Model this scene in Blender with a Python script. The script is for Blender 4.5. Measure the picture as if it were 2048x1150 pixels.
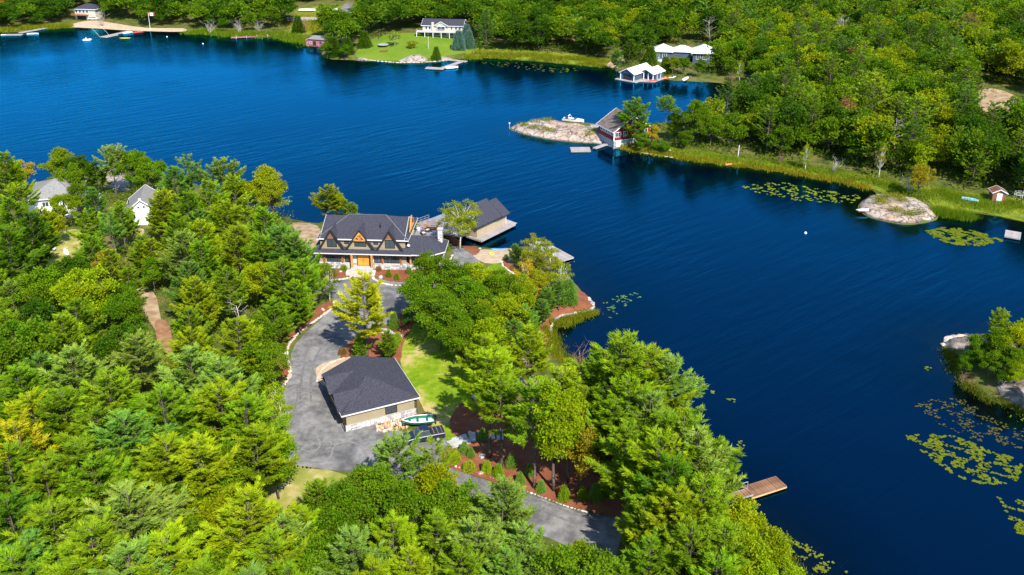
import bpy, bmesh, math, random
import numpy as np
from mathutils import Vector, Matrix
from mathutils.geometry import delaunay_2d_cdt
R = math.radians
for o in list(bpy.data.objects): bpy.data.objects.remove(o)
SC = bpy.context.scene; COL = SC.collection
rnd = random.Random(7); NR = np.random.default_rng(11)

# ---------------------------------------------------------------- camera, sky, sun
CAM_H = 77.3; PITCH = 19.75; FPX = 1845.0; PCY = 362.0
cam_d = bpy.data.cameras.new('camera'); cam = bpy.data.objects.new('camera', cam_d); COL.objects.link(cam)
cam.location = (0, 0, CAM_H); cam.rotation_euler = (R(90 - PITCH), 0, 0)
cam_d.sensor_width = 36; cam_d.lens = 36 * FPX / 2048; cam_d.shift_y = -(575 - PCY) / 2048
cam_d.clip_start = 1; cam_d.clip_end = 6000
SC.camera = cam
SUN_EL = 46; SUN_AZ = 155          # azimuth clockwise from +Y, where the sun stands
w = bpy.data.worlds.new('World'); SC.world = w; w.use_nodes = True
nt = w.node_tree; bg = nt.nodes['Background']
sky = nt.nodes.new('ShaderNodeTexSky'); sky.sky_type = 'NISHITA'; sky.sun_disc = False
sky.sun_elevation = R(SUN_EL); sky.sun_rotation = R(SUN_AZ)
sky.altitude = 250; sky.air_density = 1.0; sky.dust_density = 0.3; sky.ozone_density = 5.0
nt.links.new(sky.outputs[0], bg.inputs[0]); bg.inputs[1].default_value = 0.15
sd = bpy.data.lights.new('sun', 'SUN'); sd.energy = 5.0; sd.angle = R(0.5); sd.color = (1, .94, .83)
sun = bpy.data.objects.new('sun', sd); COL.objects.link(sun)
_az, _el = R(SUN_AZ), R(SUN_EL)
sdir = Vector((math.sin(_az) * math.cos(_el), math.cos(_az) * math.cos(_el), math.sin(_el)))
sun.rotation_euler = sdir.to_track_quat('Z', 'Y').to_euler()
SC.view_settings.view_transform = 'Standard'; SC.view_settings.look = 'None'
SC.view_settings.exposure = 0.85; SC.view_settings.gamma = 1.0
SC.cycles.max_bounces = 8; SC.cycles.transparent_max_bounces = 8; SC.cycles.diffuse_bounces = 3
SC.cycles.use_denoising = True

# ---------------------------------------------------------------- surveying: where a sight line of the photograph meets the place
_cp, _sp = math.cos(R(PITCH)), math.sin(R(PITCH))
def ray(px, py):
    xc, yc = (px - 1024) / FPX, (py - PCY) / FPX
    return Vector((xc, _cp - yc * _sp, -_sp - yc * _cp))
def G(px, py, z=0.0):
    d = ray(px, py); t = (CAM_H - z) / -d.z
    return Vector((d.x * t, d.y * t, z))
def smooth_poly(pts, n=4, closed=True):
    P = [Vector(p) for p in pts]; N = len(P); out = []
    for i in range(N if closed else N - 1):
        if closed: a, b, c, d = P[i - 1], P[i], P[(i + 1) % N], P[(i + 2) % N]
        else: a, b, c, d = P[max(i - 1, 0)], P[i], P[i + 1], P[min(i + 2, N - 1)]
        for k in range(n):
            t = k / n
            out.append(.5 * ((2 * b) + (c - a) * t + (2 * a - 5 * b + 4 * c - d) * t * t + (3 * b - a - 3 * c + d) * t ** 3))
    if not closed: out.append(P[-1])
    return out
def GP(pix, z=0.0, n=3):
    return [Vector((v.x, v.y)) for v in (G(p[0], p[1], z) for p in smooth_poly([Vector((a, b)) for a, b in pix], n))]

# ---------------------------------------------------------------- terrain
near_shore = [(-260, 372), (0, 366), (70, 369), (130, 345), (225, 338), (330, 352), (440, 385), (520, 420), (556, 432), (596, 441), (640, 447),
  (662, 430), (700, 425), (745, 432), (800, 440), (838, 446), (884, 470), (921, 492), (945, 492), (966, 495), (1000, 499), (1024, 496),
  (1062, 492), (1088, 500), (1100, 522), (1130, 545), (1152, 572), (1183, 604), (1186, 618), (1152, 630), (1118, 634), (1104, 650), (1100, 672), (1112, 712),
  (1140, 738), (1172, 752), (1184, 786), (1222, 838), (1275, 890), (1335, 940), (1395, 980), (1442, 1002), (1478, 1032), (1520, 1062), (1562, 1100), (1600, 1150), (1660, 1260), (1750, 1420)]
far_shore = [(-420, 74), (0, 66), (100, 57), (150, 55), (200, 58), (270, 62), (365, 64), (410, 70), (480, 74), (565, 74), (605, 88), (640, 95), (650, 116), (705, 120),
  (745, 122), (800, 126), (860, 125), (900, 121), (945, 115), (1000, 118), (1060, 122), (1130, 128), (1190, 134), (1215, 136), (1240, 144), (1262, 150),
  (1300, 154), (1340, 160), (1390, 163), (1440, 166), (1490, 180), (1496, 200), (1440, 222), (1380, 238), (1300, 248), (1205, 249), (1180, 246), (1130, 243),
  (1080, 240), (1040, 250), (1018, 256), (1035, 265), (1075, 275), (1110, 281), (1160, 286), (1200, 288), (1222, 292), (1262, 301), (1300, 309), (1350, 316), (1410, 325), (1500, 335),
  (1560, 344), (1610, 352), (1700, 369), (1745, 380), (1752, 392), (1727, 400), (1716, 418), (1738, 434), (1790, 447), (1830, 449), (1872, 440), (1880, 426),
  (1925, 424), (1985, 431), (2048, 444), (2400, 520)]
isle_shore = [(1884, 686), (1900, 676), (1925, 671), (1990, 667), (2060, 664), (2300, 640), (2480, 760), (2260, 860), (2048, 824), (2000, 806), (1962, 792), (1930, 764), (1914, 744), (1902, 712)]
def wpts(pix, n=3):
    sp = smooth_poly([Vector(p) for p in pix], n, closed=False)
    return [tuple(G(v.x, v.y).xy) for v in sp]
nearP = wpts(near_shore) + [(60, 40), (60, -900), (-900, -900), (-900, 200)]
farP = wpts(far_shore) + [(900, 190), (2600, 400), (2600, 3000), (-2600, 3000), (-2600, 560), (-420, 428)]
isleP = [tuple(G(v.x, v.y).xy) for v in smooth_poly([Vector(p) for p in isle_shore], 3)]
def sdist(PX, PY, poly):
    P = np.array(poly, float); A = P; B = np.roll(P, -1, 0)
    best = np.full(PX.shape, 1e18); ins = np.zeros(PX.shape, bool)
    for (ax, ay), (bx, by) in zip(A, B):
        dx, dy = bx - ax, by - ay; L = dx * dx + dy * dy
        if L < 1e-9: continue
        t = np.clip(((PX - ax) * dx + (PY - ay) * dy) / L, 0, 1)
        best = np.minimum(best, (PX - ax - t * dx) ** 2 + (PY - ay - t * dy) ** 2)
        if ay != by:
            c = ((ay > PY) != (by > PY)) & (PX < (bx - ax) * (PY - ay) / (by - ay) + ax)
            ins ^= c
    d = np.sqrt(best); return np.where(ins, d, -d)
def axis(segs):
    out = []
    for a, b, st in segs: out += list(np.arange(a, b, st))
    return np.array(out + [segs[-1][1]], float)
XS = axis([(-2500, -500, 250), (-500, -200, 12), (-200, 170, 1.5), (170, 420, 6), (420, 900, 40), (900, 2500, 200)])
YS = axis([(-800, 30, 60), (30, 60, 6), (60, 300, 1.25), (300, 420, 2.5), (420, 760, 8), (760, 1400, 60), (1400, 2900, 250)])
def vnoise(X, Y, sc, seed):
    r = np.random.default_rng(seed); T = r.random((64, 64)); u, v = X / sc, Y / sc
    i, j = np.floor(u).astype(int), np.floor(v).astype(int); fu, fv = u - i, v - j
    fu, fv = fu * fu * (3 - 2 * fu), fv * fv * (3 - 2 * fv); g = lambda a, b: T[a % 64, b % 64]
    return (g(i, j) * (1 - fu) + g(i + 1, j) * fu) * (1 - fv) + (g(i, j + 1) * (1 - fu) + g(i + 1, j + 1) * fu) * fv
GX, GY = np.meshgrid(XS, YS)
dN, dF, dI = sdist(GX, GY, nearP), sdist(GX, GY, farP), sdist(GX, GY, isleP)
def prof(d, top, k): return np.where(d > 0, top * (1 - np.exp(-np.maximum(d, 0) / k)), np.maximum(d * .22, -5))
zN = prof(dN, 1.35, 3.0)
zN = np.where(dN > 0, zN + np.clip(-75 - GX, 0, 60) * .03 * np.clip(dN / 12, 0, 1), zN)
hill = np.clip(dF - 14, 0, 260) * .055
zF = np.where(dF > 0, prof(dF, 1.1, 3.0) + hill + np.clip(dF / 30, 0, 1) * 3 * (vnoise(GX, GY, 38, 3) - .5), prof(dF, 1.1, 3))
zI = prof(dI, 1.5, 2.5)
GZ = np.maximum(np.maximum(zN, zF), zI)
for _px, _py, _rx, _ry, _d in ((1670, 478, 9, 5, -1.3), (1750, 470, 10, 7, -1.0), (1720, 715, 8, 4, -1.9), (1790, 738, 8, 4, -1.8), (1500, 1040, 4, 4, -1.5)):
    _c = G(_px, _py); GZ = np.where(GZ < -.3, np.maximum(GZ, -5 + (5 + _d) * np.exp(-((GX - _c.x) / _rx) ** 2 - ((GY - _c.y) / _ry) ** 2)), GZ)
def T(x, y):
    i = int(np.clip(np.searchsorted(XS, x) - 1, 0, len(XS) - 2)); j = int(np.clip(np.searchsorted(YS, y) - 1, 0, len(YS) - 2))
    fx = (x - XS[i]) / (XS[i + 1] - XS[i]); fy = (y - YS[j]) / (YS[j + 1] - YS[j])
    return float((GZ[j, i] * (1 - fx) + GZ[j, i + 1] * fx) * (1 - fy) + (GZ[j + 1, i] * (1 - fx) + GZ[j + 1, i + 1] * fx) * fy)
def W(px, py, h=0.0, zmin=-9):
    """the place whose ground (or a point h metres above it) is seen at this pixel"""
    z = 1.0
    for _ in range(12):
        p = G(px, py, z + h); z = z * .4 + .6 * max(T(p.x, p.y), zmin)
    p = G(px, py, z + h); return Vector((p.x, p.y, z))
def scale_at(p):   # photo pixels per metre there
    d = Vector(p) - Vector((0, 0, CAM_H)); return FPX / (d.y * _cp - d.z * _sp)

# ---------------------------------------------------------------- object helpers
def link(o, parent=None):
    COL.objects.link(o)
    if parent: o.parent = parent
    return o
def tag(o, label=None, cat=None, group=None, kind=None):
    for k, v in (('label', label), ('category', cat), ('group', group), ('kind', kind)):
        if v: o[k] = v
    return o
def thing(name, label, cat, loc=(0, 0, 0), rz=0, group=None):
    o = bpy.data.objects.new(name, None); o.empty_display_size = .5; link(o); o.location = loc; o.rotation_euler = (0, 0, rz)
    return tag(o, label, cat, group)
def copy_tree(o, parent=None):
    c = o.copy(); link(c); c.parent = parent
    for ch in o.children: copy_tree(ch, c)
    return c
def np_mesh(name, V, F, mats, attr=None, smooth=False, midx=None):
    """V (n,3), F (m,k) arrays"""
    me = bpy.data.meshes.new(name); V = np.asarray(V, np.float32); F = np.asarray(F, np.int32); k = F.shape[1]
    me.vertices.add(len(V)); me.vertices.foreach_set('co', V.ravel())
    me.loops.add(F.size); me.loops.foreach_set('vertex_index', F.ravel())
    me.polygons.add(len(F)); me.polygons.foreach_set('loop_start', np.arange(0, F.size, k, dtype=np.int32))
    if midx is not None: me.polygons.foreach_set('material_index', np.asarray(midx, np.int32))
    if smooth: me.polygons.foreach_set('use_smooth', np.ones(len(F), bool))
    for m in (mats if isinstance(mats, (list, tuple)) else [mats]): me.materials.append(m)
    for an, av in (attr or {}).items():
        a = me.attributes.new(an, 'FLOAT', 'POINT'); a.data.foreach_set('value', np.asarray(av, np.float32))
    me.update(calc_edges=True); return me
def ob(name, me, parent=None): return link(bpy.data.objects.new(name, me), parent)

class MB:
    """collects simple solids, then links them as ONE mesh object"""
    def __init__(s): s.v = []; s.f = []
    def add(s, vs, fs):
        n = len(s.v); s.v += [tuple(v) for v in vs]; s.f += [tuple(n + i for i in f) for f in fs]; return s
    def box(s, c, d, rz=0, rx=0, ry=0):
        M = Matrix.Rotation(rz, 3, 'Z') @ Matrix.Rotation(ry, 3, 'Y') @ Matrix.Rotation(rx, 3, 'X')
        hx, hy, hz = d[0] / 2, d[1] / 2, d[2] / 2
        vs = [Vector(c) + M @ Vector((x * hx, y * hy, z * hz)) for z in (-1, 1) for x, y in ((-1, -1), (1, -1), (1, 1), (-1, 1))]
        return s.add(vs, [(3, 2, 1, 0), (4, 5, 6, 7), (0, 1, 5, 4), (1, 2, 6, 5), (2, 3, 7, 6), (3, 0, 4, 7)])
    def b2(s, x0, x1, y0, y1, z0, z1): return s.box(((x0 + x1) / 2, (y0 + y1) / 2, (z0 + z1) / 2), (x1 - x0, y1 - y0, z1 - z0))
    def prism(s, poly, z0, z1):
        n = len(poly)
        A = sum(poly[i][0] * poly[(i + 1) % n][1] - poly[(i + 1) % n][0] * poly[i][1] for i in range(n))
        if A < 0: poly = poly[::-1]
        vs = [(p[0], p[1], z0) for p in poly] + [(p[0], p[1], z1) for p in poly]
        return s.add(vs, [tuple(range(n))[::-1], tuple(range(n, 2 * n))] + [(i, (i + 1) % n, n + (i + 1) % n, n + i) for i in range(n)])
    def slab(s, pts, t):
        """thick sheet: 3D polygon pts and thickness t downwards"""
        n = len(pts); vs = [Vector(p) for p in pts] + [Vector(p) - Vector((0, 0, t)) for p in pts]
        return s.add(vs, [tuple(range(n)), tuple(range(n, 2 * n))[::-1]] + [(i, n + i, n + (i + 1) % n, (i + 1) % n) for i in range(n)])
    def extr(s, pts, off):
        n = len(pts); o = Vector(off); vs = [Vector(p) for p in pts] + [Vector(p) + o for p in pts]
        return s.add(vs, [tuple(range(n))[::-1], tuple(range(n, 2 * n))] + [(i, (i + 1) % n, n + (i + 1) % n, n + i) for i in range(n)])
    def tube(s, a, b, r0, r1=None, n=6):
        r1 = r0 if r1 is None else r1; a, b = Vector(a), Vector(b); q = (b - a).to_track_quat('Z', 'Y')
        vs = [p + q @ Vector((math.cos(t) * r, math.sin(t) * r, 0)) for p, r in ((a, r0), (b, r1)) for t in [2 * math.pi * i / n for i in range(n)]]
        return s.add(vs, [(i, (i + 1) % n, n + (i + 1) % n, n + i) for i in range(n)] + [tuple(range(n))[::-1], tuple(range(n, 2 * n))])
    def beam(s, a, b, wd, ht):
        a, b = Vector(a), Vector(b); q = (b - a).to_track_quat('Y', 'Z'); L = (b - a).length
        vs = [a + q @ Vector((x * wd / 2, y * L, z * ht / 2)) for z in (-1, 1) for x, y in ((-1, 0), (1, 0), (1, 1), (-1, 1))]
        return s.add(vs, [(3, 2, 1, 0), (4, 5, 6, 7), (0, 1, 5, 4), (1, 2, 6, 5), (2, 3, 7, 6), (3, 0, 4, 7)])
    def loft(s, rings, cap=True):
        n = len(rings[0]); vs = [v for r in rings for v in r]; fs = []
        for k in range(len(rings) - 1):
            for i in range(n): fs.append((k * n + i, k * n + (i + 1) % n, (k + 1) * n + (i + 1) % n, (k + 1) * n + i))
        if cap: fs += [tuple(range(n))[::-1], tuple(range((len(rings) - 1) * n, len(rings) * n))]
        return s.add(vs, fs)
    def mesh(s, name, mat, smooth=False, bevel=0):
        me = bpy.data.meshes.new(name); me.from_pydata(s.v, [], s.f); me.materials.append(mat)
        bm = bmesh.new(); bm.from_mesh(me); bmesh.ops.recalc_face_normals(bm, faces=bm.faces)
        if bevel: bmesh.ops.bevel(bm, geom=bm.edges, offset=bevel, segments=1, affect='EDGES')
        bm.to_mesh(me); bm.free()
        if smooth:
            for p in me.polygons: p.use_smooth = True
        return me
    def build(s, name, mat, parent=None, smooth=False, bevel=0): return ob(name, s.mesh(name, mat, smooth, bevel), parent)

# ---------------------------------------------------------------- materials
def mat(name, c1, c2=None, scale=1.0, rough=.8, detail=4, bump=0, bscale=None, c3=None, scale2=None, metal=0, spec=.5, dist=0, sharp=(.3, .7), objrand=0, coords='Object', stretch=None):
    m = bpy.data.materials.new(name); m.use_nodes = True; n = m.node_tree; b = n.nodes['Principled BSDF']
    b.inputs['Roughness'].default_value = rough; b.inputs['Metallic'].default_value = metal; b.inputs['Specular IOR Level'].default_value = spec
    tc = n.nodes.new('ShaderNodeTexCoord'); src = tc.outputs[coords]
    if stretch:
        mp = n.nodes.new('ShaderNodeMapping'); n.links.new(src, mp.inputs[0]); mp.inputs['Scale'].default_value = stretch; src = mp.outputs[0]
    col = None
    if c2 is not None:
        t = n.nodes.new('ShaderNodeTexNoise'); t.inputs['Scale'].default_value = scale; t.inputs['Detail'].default_value = detail; t.inputs['Distortion'].default_value = dist
        n.links.new(src, t.inputs['Vector'])
        r = n.nodes.new('ShaderNodeValToRGB'); e = r.color_ramp.elements
        e[0].position, e[1].position = sharp; e[0].color = (*c1, 1); e[1].color = (*c2, 1)
        if c3 is not None:
            x = r.color_ramp.elements.new((sharp[0] + sharp[1]) / 2); x.color = (*c3, 1)
        fo = t.outputs['Fac']
        if scale2:
            t3 = n.nodes.new('ShaderNodeTexNoise'); t3.inputs['Scale'].default_value = scale2; t3.inputs['Detail'].default_value = 8; t3.inputs['Roughness'].default_value = .7; n.links.new(src, t3.inputs['Vector'])
            m3 = n.nodes.new('ShaderNodeMix'); m3.inputs[0].default_value = .5; n.links.new(fo, m3.inputs[2]); n.links.new(t3.outputs['Fac'], m3.inputs[3]); fo = m3.outputs[0]
        n.links.new(fo, r.inputs[0]); col = r.outputs[0]
    if objrand:
        oi = n.nodes.new('ShaderNodeObjectInfo'); mr = n.nodes.new('ShaderNodeMapRange'); n.links.new(oi.outputs['Random'], mr.inputs[0])
        mr.inputs[3].default_value = 1 - objrand; mr.inputs[4].default_value = 1 + objrand
        mx = n.nodes.new('ShaderNodeVectorMath'); mx.operation = 'SCALE'; n.links.new(mr.outputs[0], mx.inputs['Scale'])
        if col: n.links.new(col, mx.inputs[0])
        else: mx.inputs[0].default_value = c1
        col = mx.outputs[0]
    if col: n.links.new(col, b.inputs['Base Color'])
    else: b.inputs['Base Color'].default_value = (*c1, 1)
    if bump:
        t2 = n.nodes.new('ShaderNodeTexNoise'); t2.inputs['Scale'].default_value = bscale or scale * 3; t2.inputs['Detail'].default_value = 5; n.links.new(src, t2.inputs['Vector'])
        bp = n.nodes.new('ShaderNodeBump'); bp.inputs['Strength'].default_value = bump; bp.inputs['Distance'].default_value = .1
        n.links.new(t2.outputs['Fac'], bp.inputs['Height']); n.links.new(bp.outputs[0], b.inputs['Normal'])
    return m
def leaf_mat(name, trans=.35, hue=.012, var=.35):
    """leaf colour = the tree's own colour (object colour) x a tint factor per leaf"""
    m = bpy.data.materials.new(name); m.use_nodes = True; n = m.node_tree; n.nodes.remove(n.nodes['Principled BSDF'])
    L = n.links.new; out = n.nodes['Material Output']
    oi = n.nodes.new('ShaderNodeObjectInfo'); at = n.nodes.new('ShaderNodeAttribute'); at.attribute_name = 'tint'
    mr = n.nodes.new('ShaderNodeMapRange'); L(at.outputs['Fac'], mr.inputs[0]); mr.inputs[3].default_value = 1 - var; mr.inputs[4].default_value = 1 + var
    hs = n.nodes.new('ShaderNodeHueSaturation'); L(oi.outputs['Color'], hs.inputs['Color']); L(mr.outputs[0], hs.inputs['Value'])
    tc = n.nodes.new('ShaderNodeTexCoord'); ns = n.nodes.new('ShaderNodeTexNoise'); ns.inputs['Scale'].default_value = .55; ns.inputs['Detail'].default_value = 2; L(tc.outputs['Object'], ns.inputs['Vector'])
    mh = n.nodes.new('ShaderNodeMapRange'); L(ns.outputs['Fac'], mh.inputs[0]); mh.inputs[1].default_value = .3; mh.inputs[2].default_value = .7; mh.inputs[3].default_value = .5 - hue; mh.inputs[4].default_value = .5 + hue
    L(mh.outputs[0], hs.inputs['Hue'])
    d = n.nodes.new('ShaderNodeBsdfPrincipled'); L(hs.outputs[0], d.inputs['Base Color']); d.inputs['Roughness'].default_value = .7; d.inputs['Specular IOR Level'].default_value = .12
    t = n.nodes.new('ShaderNodeBsdfTranslucent'); h2 = n.nodes.new('ShaderNodeHueSaturation'); L(hs.outputs[0], h2.inputs['Color']); h2.inputs['Hue'].default_value = .485; h2.inputs['Value'].default_value = 1.5; h2.inputs['Saturation'].default_value = 1.1; L(h2.outputs[0], t.inputs[0])
    mx = n.nodes.new('ShaderNodeMixShader'); mx.inputs[0].default_value = trans; L(d.outputs[0], mx.inputs[1]); L(t.outputs[0], mx.inputs[2]); L(mx.outputs[0], out.inputs['Surface'])
    return m
# ---------------------------------------------------------------- water and ground
M = {}
M['floor'] = mat('forest_floor', (.045, .06, .012), (.16, .11, .05), .35, .95, 10, .6, 3, c3=(.09, .11, .02), spec=.1)
M['gravel'] = mat('gravel', (.095, .092, .094), (.225, .218, .212), .16, .95, 14, .6, 9, c3=(.155, .151, .151), spec=.1, dist=1.0, sharp=(.41, .59), scale2=.8)
M['mulch'] = mat('mulch', (.13, .042, .022), (.28, .115, .065), .5, .95, 8, .4, 7, c3=(.205, .07, .036), spec=.1, scale2=4)
M['lawn'] = mat('lawn', (.11, .20, .006), (.42, .32, .14), .12, .95, 9, .5, 8, c3=(.19, .26, .012), spec=.1, dist=.2, sharp=(.42, .60), scale2=.7)
M['lawn2'] = mat('far_lawn', (.07, .16, .008), (.17, .22, .02), .1, .95, 6, .3, 8, spec=.1, scale2=.6)
M['sand'] = mat('sand', (.34, .25, .165), (.47, .36, .25), .8, .95, 8, .3, 6, spec=.1)
M['rock'] = mat('granite', (.12, .095, .08), (.41, .355, .305), .8, .9, 14, 1.2, 2.2, c3=(.33, .275, .23), spec=.15, dist=.5, sharp=(.28, .68))
M['earth'] = mat('pale_earth', (.20, .13, .075), (.42, .31, .20), .6, .95, 8, .4, 5, spec=.1)
M['drygrass'] = mat('dry_grass', (.15, .19, .02), (.46, .36, .19), .45, .95, 10, .5, 8, c3=(.28, .26, .07), spec=.1)
M['marsh'] = mat('marsh_grass', (.07, .10, .01), (.22, .20, .02), .5, .95, 8, .6, 5, c3=(.14, .18, .014), spec=.1)
M['litter'] = mat('needle_litter', (.16, .07, .035), (.34, .20, .11), .7, .95, 8, .5, 6, spec=.1)

def rock_mat():
    m = M['rock']; n = m.node_tree; b = n.nodes['Principled BSDF']; L = n.links.new
    tc = n.nodes.new('ShaderNodeTexCoord'); ns = n.nodes.new('ShaderNodeTexNoise'); ns.inputs['Scale'].default_value = .6; L(tc.outputs['Object'], ns.inputs['Vector'])
    ad = n.nodes.new('ShaderNodeVectorMath'); ad.operation = 'MULTIPLY_ADD'; L(ns.outputs['Color'], ad.inputs[0]); ad.inputs[1].default_value = (2.2, 2.2, 2.2); L(tc.outputs['Object'], ad.inputs[2])
    vo = n.nodes.new('ShaderNodeTexVoronoi'); vo.feature = 'DISTANCE_TO_EDGE'; vo.inputs['Scale'].default_value = .33; L(ad.outputs[0], vo.inputs['Vector'])
    mr = n.nodes.new('ShaderNodeMapRange'); L(vo.outputs[0], mr.inputs[0]); mr.inputs[1].default_value = 0; mr.inputs[2].default_value = .06; mr.inputs[3].default_value = .30; mr.inputs[4].default_value = 1
    pk = n.nodes.new('ShaderNodeTexNoise'); pk.inputs['Scale'].default_value = .22; L(tc.outputs['Object'], pk.inputs['Vector']); pr = n.nodes.new('ShaderNodeMapRange'); L(pk.outputs['Fac'], pr.inputs[0]); pr.inputs[1].default_value = .45; pr.inputs[2].default_value = .65
    old = b.inputs['Base Color'].links[0].from_socket; mx = n.nodes.new('ShaderNodeMix'); mx.data_type = 'RGBA'; mx.blend_type = 'MULTIPLY'; mx.inputs[0].default_value = 1
    L(old, mx.inputs[6]); tint = n.nodes.new('ShaderNodeMix'); tint.data_type = 'RGBA'; L(pr.outputs[0], tint.inputs[0]); tint.inputs[6].default_value = (1, 1, 1, 1); tint.inputs[7].default_value = (1, .84, .75, 1)
    L(tint.outputs[2], mx.inputs[7]); sc = n.nodes.new('ShaderNodeVectorMath'); sc.operation = 'SCALE'; L(mx.outputs[2], sc.inputs[0]); L(mr.outputs[0], sc.inputs['Scale']); sx = n.nodes.new('ShaderNodeSeparateXYZ'); L(tc.outputs['Object'], sx.inputs[0]); wz = n.nodes.new('ShaderNodeMath'); wz.operation = 'MULTIPLY_ADD'; L(ns.outputs['Fac'], wz.inputs[0]); wz.inputs[1].default_value = -.35; L(sx.outputs['Z'], wz.inputs[2])
    wm = n.nodes.new('ShaderNodeMapRange'); L(wz.outputs[0], wm.inputs[0]); wm.inputs[1].default_value = 0; wm.inputs[2].default_value = .22; wm.inputs[3].default_value = .35; wm.inputs[4].default_value = 1     # algae band left by the water
    s2 = n.nodes.new('ShaderNodeVectorMath'); s2.operation = 'SCALE'; L(sc.outputs[0], s2.inputs[0]); L(wm.outputs[0], s2.inputs['Scale']); L(s2.outputs[0], b.inputs['Base Color'])
rock_mat()
ny, nx = GZ.shape
V = np.stack([GX.ravel(), GY.ravel(), GZ.ravel()], 1)
idx = np.arange(ny * nx).reshape(ny, nx)
F = np.stack([idx[:-1, :-1].ravel(), idx[:-1, 1:].ravel(), idx[1:, 1:].ravel(), idx[1:, :-1].ravel()], 1)
g = ob('ground', np_mesh('ground', V, F, M['floor'], smooth=True)); tag(g, kind='structure')

def water_mat():
    m = bpy.data.materials.new('lake_water'); m.use_nodes = True; n = m.node_tree; L = n.links.new; n.nodes.remove(n.nodes['Principled BSDF']); out = n.nodes['Material Output']
    N = n.nodes.new
    at = N('ShaderNodeAttribute'); at.attribute_name = 'depth'
    tc = N('ShaderNodeTexCoord'); mp = N('ShaderNodeMapping'); L(tc.outputs['Object'], mp.inputs[0]); mp.inputs['Rotation'].default_value = (0, 0, R(-38)); m2 = N('ShaderNodeMapping'); L(mp.outputs[0], m2.inputs[0]); m2.inputs['Scale'].default_value = (.16, 1, 1); mp = m2
    n1 = N('ShaderNodeTexNoise'); n1.inputs['Scale'].default_value = .55; n1.inputs['Detail'].default_value = 5; n1.inputs['Distortion'].default_value = .5; L(mp.outputs[0], n1.inputs['Vector'])
    n2 = N('ShaderNodeTexNoise'); n2.inputs['Scale'].default_value = 2.2; n2.inputs['Detail'].default_value = 3; L(tc.outputs['Object'], n2.inputs['Vector'])
    ad = N('ShaderNodeMath'); ad.operation = 'MULTIPLY_ADD'; L(n2.outputs['Fac'], ad.inputs[0]); ad.inputs[1].default_value = .25; L(n1.outputs['Fac'], ad.inputs[2])
    # breeze: rough open water, calm patches
    n3 = N('ShaderNodeTexNoise'); n3.inputs['Scale'].default_value = .016; n3.inputs['Detail'].default_value = 3; L(tc.outputs['Object'], n3.inputs['Vector'])
    br = N('ShaderNodeMapRange'); L(n3.outputs['Fac'], br.inputs[0]); br.inputs[1].default_value = .35; br.inputs[2].default_value = .65; br.inputs[3].default_value = .12; br.inputs[4].default_value = 1
    ca = N('ShaderNodeMapRange'); L(at.outputs['Fac'], ca.inputs[0]); ca.inputs[1].default_value = 0; ca.inputs[2].default_value = 5; ca.inputs[3].default_value = .06; ca.inputs[4].default_value = 1
    st = N('ShaderNodeMath'); st.operation = 'MULTIPLY'; L(br.outputs[0], st.inputs[0]); L(ca.outputs[0], st.inputs[1])
    st2 = N('ShaderNodeMath'); st2.operation = 'MULTIPLY'; L(st.outputs[0], st2.inputs[0]); st2.inputs[1].default_value = WAVE
    bp = N('ShaderNodeBump'); bp.inputs['Distance'].default_value = .35; L(st2.outputs[0], bp.inputs['Strength']); L(ad.outputs[0], bp.inputs['Height'])
    deep = N('ShaderNodeBsdfDiffuse'); deep.inputs[0].default_value = (*DEEP, 1)
    clear = N('ShaderNodeBsdfTransparent'); cr = N('ShaderNodeValToRGB'); e = cr.color_ramp.elements
    dm = N('ShaderNodeMapRange'); L(at.outputs['Fac'], dm.inputs[0]); dm.inputs[1].default_value = 0; dm.inputs[2].default_value = 3.4; L(dm.outputs[0], cr.inputs[0])
    e[0].color = (.75, .62, .36, 1); e[1].color = (.10, .12, .09, 1); L(cr.outputs[0], clear.inputs[0])
    body = N('ShaderNodeMixShader'); L(dm.outputs[0], body.inputs[0]); L(clear.outputs[0], body.inputs[1]); L(deep.outputs[0], body.inputs[2])
    gl = N('ShaderNodeBsdfGlossy'); gl.inputs['Color'].default_value = (*REFL, 1); gl.inputs['Roughness'].default_value = .09; L(bp.outputs[0], gl.inputs['Normal'])
    fr = N('ShaderNodeFresnel'); fr.inputs[0].default_value = 1.48; L(bp.outputs[0], fr.inputs['Normal'])
    mx = N('ShaderNodeMixShader'); L(fr.outputs[0], mx.inputs[0]); L(body.outputs[0], mx.inputs[1]); L(gl.outputs[0], mx.inputs[2]); L(mx.outputs[0], out.inputs['Surface'])
    return m
WAVE = .62; DEEP = (.0002, .003, .013); REFL = (.03, .58, 1.0)
M['water'] = water_mat()
wv = V.copy(); wv[:, 2] = 0
# only where there is lake: keep cells with some depth
keep = (GZ[:-1, :-1] < .05) | (GZ[:-1, 1:] < .05) | (GZ[1:, 1:] < .05) | (GZ[1:, :-1] < .05)
Fw = F[keep.ravel()]; us, inv = np.unique(Fw, return_inverse=True)
wo = ob('lake_water', np_mesh('lake_water', wv[us], inv.reshape(Fw.shape), M['water'], {'depth': np.clip(-GZ.ravel()[us], 0, 9)})); tag(wo, kind='structure')

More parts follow.
